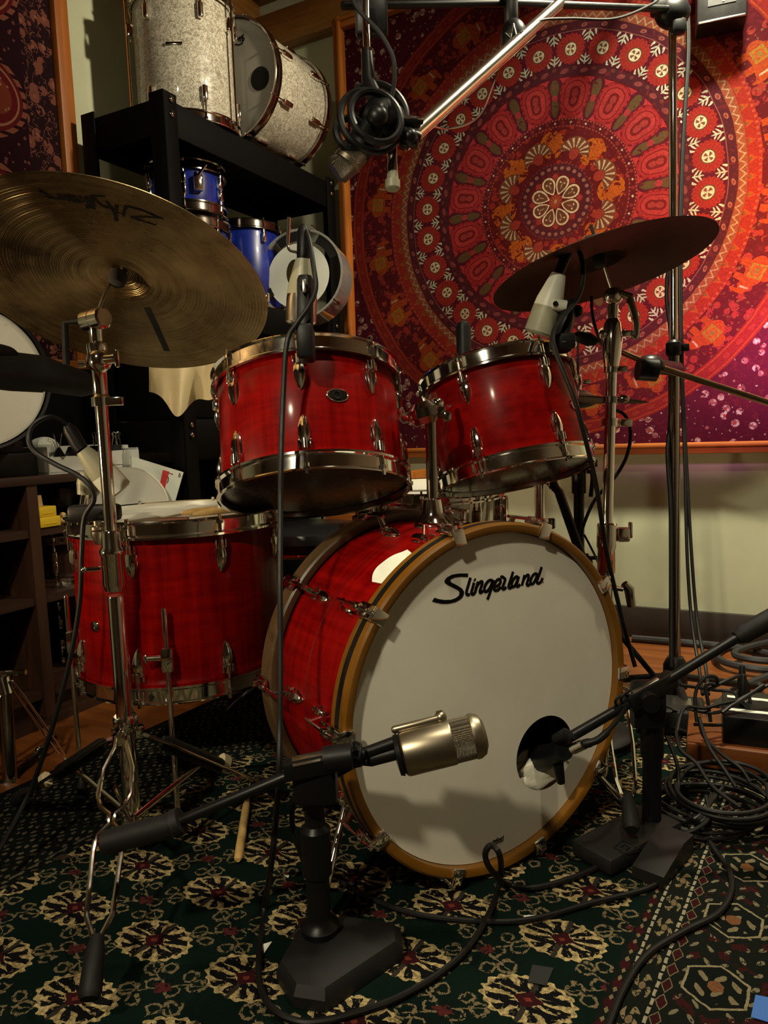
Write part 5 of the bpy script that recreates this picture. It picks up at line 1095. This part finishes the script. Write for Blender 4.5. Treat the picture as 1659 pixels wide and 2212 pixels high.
# drumsticks on the floor tom
def stick(label,a,b,r,broken=False,group=None):
    d=(b-a); prof=[(0,.35),(.06,.75),(.12,1),(.6,1),(.85,.72),(.94,.42),(.955,.40),(.975,.62),(.992,.5),(1,.15)]
    if broken: prof=[(0,.5),(.015,.9),(.05,1),(.60,1),(.66,.95),(.75,.55),(.86,.30),(1,.05)]
    return single('drumstick',MB().tube([a+d*q for q,_ in prof],[r*w for _,w in prof],14),STICKW,label,'drumstick',a,group)
fz=.287+.308+.0025
stick('tan drumstick lying across the floor tom head, the front one',V((-.36,1.385,fz+.0070)),V((-.20,1.485,fz+.030)),.0072,group='drumsticks on the floor tom'); stick('tan drumstick lying across the floor tom head, the rear one',V((-.39,1.42,fz+.0072)),V((-.235,1.53,fz+.0072)),.0072,group='drumsticks on the floor tom')
single('leather_strip',MB().box((0,0,.004),(.055,.018,.007),RZ(8),bev=.003),plain('brown_leather',(.16,.05,.02),.6),'brown leather strip on the floor tom head beside the sticks','strip',T(-.385,1.345,fz),world=False)
stick('broken splintered drumstick lying on the rug','' or atz(514,1858,RTOP+.008),atz(540,1690,RTOP+.006),.0078,broken=True)
# tape squares, chips and shims on the rug
def floor_patch(name,label,cat,pts,mat,th=.001,z=RTOP):
    P=[atz(x,y,z) for x,y in pts]; c=sum(P,V())/len(P)
    poly=[(p.x-c.x,p.y-c.y) for p in P]
    ar=sum(poly[i][0]*poly[(i+1)%len(poly)][1]-poly[(i+1)%len(poly)][0]*poly[i][1] for i in range(len(poly)))
    if ar<0: poly=poly[::-1]
    return single(name,MB().prism(poly,.0003,th),mat,label,cat,T(c.x,c.y,z),world=False)
floor_patch('tape_square','bright blue tape square stuck on the rug border','tape',[(1632,2150),(1690,2162),(1680,2215),(1622,2198)],TAPEB); floor_patch('tape_square','grey tape square stuck on the rug between two medallions','tape',[(1150,2085),(1196,2092),(1180,2130),(1140,2122)],TAPEG)
floor_patch('paper_scrap','small cream paper strip beside the cable on the rug','paper scrap',[(1131,1980),(1162,1979),(1163,1984),(1132,1986)],PAPER,.002); floor_patch('paper_scrap','pale paper triangle beside the left edge of the cast foot','paper scrap',[(568,2042),(588,2036),(570,2062)],PAPER,.002); floor_patch('metal_tag','small shiny metal tag on the rug left of the broken drumstick','tag',[(114,1858),(128,1851),(152,1850),(154,1854),(122,1862)],STEEL,.003)
floor_patch('paper_scrap','tiny pale paper scrap on the rug right of the broken drumstick','paper scrap',[(613,1889),(625,1893),(623,1897),(612,1892)],PAPER,.002)
# ---------------------------------------------------------------- left tripod at the edge
lx=at(12,1560,1.72); lts=thing('tripod_stand','chrome tripod stand cut off by the left edge','drum stand',(lx.x,lx.y,0))
part(lts,'pole',MB().tube([at(8,1475,1.66),at(22,1690,1.66)],.016,18),CHROME_D); part(lts,'collar',MB().tube([at(-40,1458,1.66),at(56,1452,1.66)],.006,10).cyl(at(0,1462,1.66),at(10,1500,1.66),.020,seg=18),CHROME); part(lts,'lower_collar',MB().cyl(at(19,1684,1.66),at(20,1704,1.66),.024,seg=18).cyl(at(2,1694,1.65),at(38,1690,1.65),.009,seg=12),CHROME)
l=double_leg(lts,at(22,1470,1.66),at(140,1640,1.80),[(0,.006),(.15,.012),(.85,.012),(1,.006)],CHROME,foot=False); part(lts,'brace',MB().tube([at(20,1690,1.66),at(120,1590,1.80)],.008,8,flat=.5),BLACKM); l=double_leg(lts,at(5,1470,1.66),at(-120,1760,1.55),[(0,.006),(.15,.012),(.85,.012),(1,.006)],CHROME)
part(lts,'leg_tip',MB().sph(at(84,1626,1.76),(.010,.010,.016),seg=12),CHROME)
# ---------------------------------------------------------------- stage box on its wooden board, cables
sbp=V((.925,1.495,0)); SBA=RZ(-24)
brd=single('wooden_board',MB().box((0,0,.045),(.56,.23,.05),bev=.004),FLOORW,'thick orange wooden board under the stage box at the right edge','board',T(sbp.x+.0,sbp.y,.0)@SBA,world=False)
bx_=thing('stage_box','black stage box with white label strips on the wooden board','stage box',T(sbp.x-.03,sbp.y+.005,.0705)@SBA)
part(bx_,'case',MB().box((0,0,.03),(.36,.17,.06),bev=.004),BLACKM,world=False)
for yy in (-.045,.035): part(bx_,'label_strip',MB().box((0,yy-.0,.0606),(.34,.014,.0012)),PAPER,'white label strip',world=False)
for i in range(5):
    for j in range(2):
        x=-.14+.065*i; y=-.012-.0*j+ (.065*j)
        pl=thing('cable_plug','black cable plug standing in the stage box','plug',T(sbp.x-.03,sbp.y+.005,.0705)@SBA@T(x,y,.0615),'cable plugs in the stage box'); part(pl,'plug_body',MB().lathe([(0,0),(.0095,0),(.0095,.042),(.0075,.046),(.0060,.066),(.0045,.068),(0,.068)],16),BLACK,world=False); part(pl,'plug_ring',MB().lathe([(.0096,.004),(.0102,.006),(.0102,.012),(.0096,.014)],16,closed=True),CHROME,world=False)
def cable(label,pts,r,mat=None,name='cable',group=None,n=8):
    P=crv(pts,n); return single(name,MB().tube(P,r,8),mat or CABLE,label,'cable',P[0],group)
zc_=RTOP+.0055
def G(x,y,z=zc_): return atz(x,y,z)
def A(x,y,d): return at(x,y,d)
cable('black cable hanging in a bow behind the front stand column',[A(770,1650,1.0),A(700,1690,1.03),A(640,1720,1.05),A(632,1790,1.08),A(652,1850,1.10),G(668,1905,.03)],.004)
cable('black cable in a big loop on the rug in front of the cast foot',[G(735,1905),G(800,1940),G(900,1975),G(1040,1990),G(1150,1985),G(1280,1950),G(1400,1918),G(1460,1880)],.0042)
cable('black cable looping up before the bass drum and curving to the bottom edge',[G(1350,1845),G(1240,1895),G(1150,1918),G(1095,1910),A(1060,1878,1.10),A(1048,1845,1.085),A(1062,1826,1.08),A(1080,1850,1.075),G(1080,1905),G(1056,1975),G(1010,2048),G(950,2102),G(860,2155),G(760,2190),G(690,2206),G(640,2205),G(590,2180),G(562,2130),G(560,2060),G(572,1960),A(588,1850,1.08),A(600,1720,1.09)],.0046)
cable('black cable hanging straight down from the left tom microphone',[A(656,490,1.225),A(668,520,1.20),A(678,580,1.18),A(682,622,1.175),A(668,660,1.165),A(640,700,1.16),A(620,740,1.155),A(612,850,1.15),A(607,1000,1.13),A(606,1100,1.12),A(605,1250,1.08),A(606,1400,1.06),A(605,1550,1.04),A(600,1720,1.03),G(585,1880,.03),G(570,1960)],.0042)
cable('black cable running down from the right tom microphone past the tom',[A(1232,532,1.43),A(1252,545,1.43),A(1260,590,1.42),A(1250,640,1.41),A(1212,690,1.375),A(1195,720,1.365),A(1200,760,1.355),A(1240,860,1.35),A(1270,970,1.37),A(1290,1060,1.40),A(1310,1190,1.47),A(1335,1300,1.52),A(1358,1390,1.55),A(1372,1440,1.55)],.0045)
cable('black cable arching behind the right cymbal stand',[A(1278,640,1.62),A(1280,680,1.62),A(1292,725,1.64),A(1310,760,1.72)],.0035); cable('black cable bowing out right of the right cymbal stand',[A(1330,885,1.70),A(1352,900,1.70),A(1362,940,1.70),A(1352,990,1.68),A(1325,1035,1.68),A(1285,1080,1.70),A(1262,1130,1.72),A(1255,1160,1.72)],.004)
cable('thin black wire slanting behind the bass drum to the right stand',[A(1262,1155,1.72),A(1285,1200,1.70),A(1320,1280,1.66)],.0025)
for i,(dx,lb) in enumerate(((18,'black cable hanging close beside the tall stand'),(30,'black cable hanging a little right of the tall stand'))):
    cable(lb,[A(1478+dx*.3,30,1.95),A(1482+dx*.2,120,1.95),A(1470+dx*.2,330,1.95),A(1462+dx*.3,560,1.94),A(1468+dx*.2,800,1.93),A(1474+dx*.3,1000,1.92),A(1470+dx*.8,1200,1.90),A(1476+dx,1340,1.88),A(1488+dx*1.2,1440,1.80),A(1500+dx,1500,1.7)],.0045,group='cables down the tall stand')
cable('black cable strapped along the left side of the tall stand',[A(1446,560,1.95),A(1440,640,1.95),A(1450,740,1.94),A(1448,900,1.93),A(1442,980,1.92),A(1449,1100,1.91),A(1450,1250,1.90),A(1450,1440,1.88)],.0055)
cable('dark cable sagging between the cross bar adapter and the tall stand',[A(1130,75,1.66),A(1165,45,1.70),A(1230,40,1.74),A(1330,40,1.78),A(1410,8,1.84),A(1430,-12,1.86)],.0032)
cable('thin pale cable curling down from the overhead microphone boom',[A(762,-8,1.42),A(766,8,1.42),A(782,30,1.42),A(818,68,1.42),A(838,100,1.42),A(850,130,1.42),A(852,170,1.42),A(845,215,1.42)],.0045)
cable('thin grey wire drooping from the bright boom',[A(1084,130,1.66),A(1066,180,1.63),A(1042,240,1.60),A(1010,268,1.58),A(960,278,1.54),A(915,266,1.46)],.002,mat=STEEL)
cable('black cable curving from the grey floor tom microphone to the left',[A(144,918,1.29),A(110,900,1.27),A(75,915,1.26),A(62,945,1.25),A(75,975,1.25),A(120,1003,1.25),A(165,1025,1.25),A(195,1050,1.25),A(203,1080,1.255),A(182,1120,1.265),A(176,1200,1.265),A(172,1300,1.27),A(150,1430,1.28),A(110,1580,1.30),A(60,1720,1.32),A(-10,1850,1.24)],.0044)
# coiled cable on the rug at the right
cb_=atz(1546,1752,.03); mb=MB(); pts=[]; rngc=random.Random(3)
for k in range(7):
    for i in range(28):
        a=2*pi*i/28; rr=.090+.010*sin(a*2+k)+.006*k%.012
        pts.append(V((cb_.x+rr*1.02*cos(a)+.006*k-.012,cb_.y+.02+rr*.95*sin(a)+.004*sin(k*3),.016+.008*k+.012*max(0,sin(a+.6))*(k/6))))
single('coiled_cable',MB().tube(crv(pts,2),.0042,8),CABLE,'coil of dark cable lying on the rug beside the wooden board','cable',cb_)
for i in range(4):
    p0=G(1440+10*i,1800-22*i,.02); cable(['lowest','second lowest','second highest','highest'][i]+' dark cable end fanned out left of the coil',[p0,G(1480,1800-24*i,.03),G(1530-10*i,1770,.05),G(1525+12*i,1720-6*i,.06)],.0038,group='cable ends left of the coil')
# thick cables along the wall
TH=plain('thick_cable_black',(.020,.020,.022),.45)
for i,(pts,lb) in enumerate(((((1365,1378),(1450,1385),(1530,1392),(1600,1400),(1700,1420)),'thick dark cable lying along the baseboard'),(((1700,1352),(1620,1372),(1565,1392),(1545,1412),(1570,1432),(1640,1445),(1720,1448)),'thick dark cable bent in a loop on the wood floor, the outer one'),(((1710,1378),(1640,1392),(1590,1408),(1600,1420),(1660,1428),(1720,1425)),'thick dark cable bent in a loop on the wood floor, the inner one'),(((1545,1530),(1590,1490),(1640,1468),(1720,1440)),'thick dark cable rising toward the right edge above the stage box'))):
    cable(lb,[atz(x,y,.014+.012*(i%3)) for x,y in pts],.011,mat=TH)
# tangle of cables before the stage box
rt_=random.Random(11)
TL=['thin black cable making a tall loop in the tangle by the stage box','thin black cable arching over the tangle toward the stage box','black cable lying lowest in the tangle near the board','black cable curling right in the tangle behind the low stand','black cable dropping from the tangle over the board edge','black cable slanting across the tangle to the coil','black cable running from the tangle to the stage box plugs','black cable looping left in the tangle under the boom','black cable slanting up to the right edge above the plugs','black cable falling along the board front into the coil','black cable bending behind the low stand column','black cable crossing the rug from the tangle to the right foot']
TP=[[A(1505,1560,1.55),A(1502,1500,1.56),A(1520,1465,1.56),A(1545,1462,1.57),A(1548,1478,1.58),A(1525,1480,1.58),A(1530,1520,1.57),A(1535,1560,1.56)],[A(1530,1490,1.58),A(1575,1468,1.60),A(1605,1462,1.62),A(1618,1500,1.62),A(1622,1560,1.60)],[G(1420,1560,.03),G(1480,1580,.03),G(1540,1600,.04),G(1580,1590,.06)],[A(1470,1480,1.60),A(1540,1490,1.62),A(1590,1500,1.60),A(1580,1560,1.58),A(1500,1565,1.56)],[A(1510,1550,1.55),A(1520,1590,1.52),A(1560,1630,1.46),A(1600,1660,1.42),A(1620,1690,1.40)],[A(1512,1555,1.54),A(1530,1610,1.48),A(1570,1670,1.42),A(1590,1700,1.40)],[A(1480,1530,1.58),A(1540,1540,1.56),A(1580,1525,1.56),A(1650,1480,1.58)],[A(1462,1580,1.50),A(1478,1530,1.54),A(1520,1530,1.55),A(1560,1520,1.56),A(1600,1515,1.57),A(1620,1535,1.58)],[A(1560,1540,1.55),A(1600,1510,1.57),A(1650,1485,1.58),A(1700,1460,1.58)],[A(1460,1580,1.48),A(1470,1620,1.45),A(1505,1650,1.42),A(1540,1700,1.38),A(1600,1745,1.33)],[A(1440,1590,1.45),A(1462,1650,1.42),A(1465,1700,1.40),A(1458,1740,1.36)],[G(1500,1760,.02),G(1540,1830),G(1575,1880),G(1578,1930),G(1548,1975),G(1480,2010),G(1400,2060),G(1350,2130),G(1310,2225)]]
for l_,p_ in zip(TL,TP): cable(l_,p_,.0038 if l_!=TL[-1] else .0046,group='cable tangle by the stage box' if l_!=TL[-1] else None)
pbx=atz(1452,1560,.03); pb_=thing('pedal_box','small grey metal box with a cream label under the right boom','box',T(pbx.x+.01,pbx.y+.03,.009)@RZ(-20)); part(pb_,'case',MB().box((0,0,.03),(.15,.12,.055),bev=.006),CAST,world=False); part(pb_,'label_plate',MB().box((-.045,-.02,.0585),(.032,.026,.002)),TAPEW,'cream label',world=False); part(pb_,'top_plate',MB().box((.02,.01,.0585),(.05,.05,.002)),STEEL,world=False)
# wooden chair back behind the snare
wq=W(.86,-.22,0); wcx=thing('wooden_crate','orange wooden crate behind the snare drum, below the tapestry','crate',wmat(.86,-.22,0))
for x0 in (-.15,.15): part(wcx,'side_board',MB().box((x0,0,.30),(.018,.24,.60),bev=.002),TRIMX,world=False)
part(wcx,'front_board',MB().box((0,-.115,.27),(.28,.016,.5),bev=.002),TRIMX,world=False); part(wcx,'top_rail',MB().box((0,-.115,.575),(.30,.018,.045),bev=.002),TRIMX,world=False)
# ---------------------------------------------------------------- lamps and an added fill light
def area(name,loc,tgt,power,size,color,sy=None,spread=None):
    l=bpy.data.lights.new(name,'AREA'); l.energy=power; l.color=color; l.size=size
    if sy: l.shape='RECTANGLE'; l.size_y=sy
    if spread: l.spread=R_(spread)
    o=bpy.data.objects.new(name,l); COL.objects.link(o); o.location=loc
    d=V(tgt)-V(loc); o.rotation_euler=d.to_track_quat('-Z','Y').to_euler(); return o
WARM=(1.0,.88,.63); WARM2=(1.0,.72,.40)
area('ceiling_lamp',(-.95,-.80,2.35),(-.05,1.05,.35),22,.12,WARM,spread=95)
area('ceiling_lamp',(.40,.70,2.50),(.30,1.0,0),11,.10,WARM,spread=110)
area('ceiling_lamp',(.75,-1.3,2.35),(.1,1.3,.5),3,.10,WARM)
area('cymbal_fill',(-1.60,.72,.72),(-.35,1.3,.98),5,.10,WARM2,spread=75)  # added low fill out of view, makes the large cymbal's underside gleam
area('track_lamp',tuple(W(-.40,-.60,2.44)),tuple(W(-.15,-.05,.45)),58,.12,(1.0,.92,.66),spread=115)
area('track_lamp',(1.50,1.15,2.42),(-.45,2.52,1.95),6.5,.10,WARM,spread=42)
area('spot_lamp',tuple(W(-1.0,-.55,1.45)),tuple(W(-.45,0,1.36)),15,.10,(1.0,.42,.12),spread=70)
area('pink_lamp',tuple(W(-1.0,-.60,1.02)),tuple(W(-.42,0,.97)),6,.10,(1.0,.30,.80),spread=46)
w=bpy.data.worlds.new('world'); scn.world=w; w.use_nodes=True; w.node_tree.nodes['Background'].inputs[0].default_value=(.9,.75,.5,1); w.node_tree.nodes['Background'].inputs[1].default_value=.004
scn.view_settings.view_transform='Standard'; scn.view_settings.look='None'; scn.view_settings.gamma=1; scn.view_settings.exposure=-0.85; scn.view_settings.use_curve_mapping=False
scn.cycles.max_bounces=8; scn.cycles.use_denoising=True; scn.cycles.sample_clamp_indirect=4.0
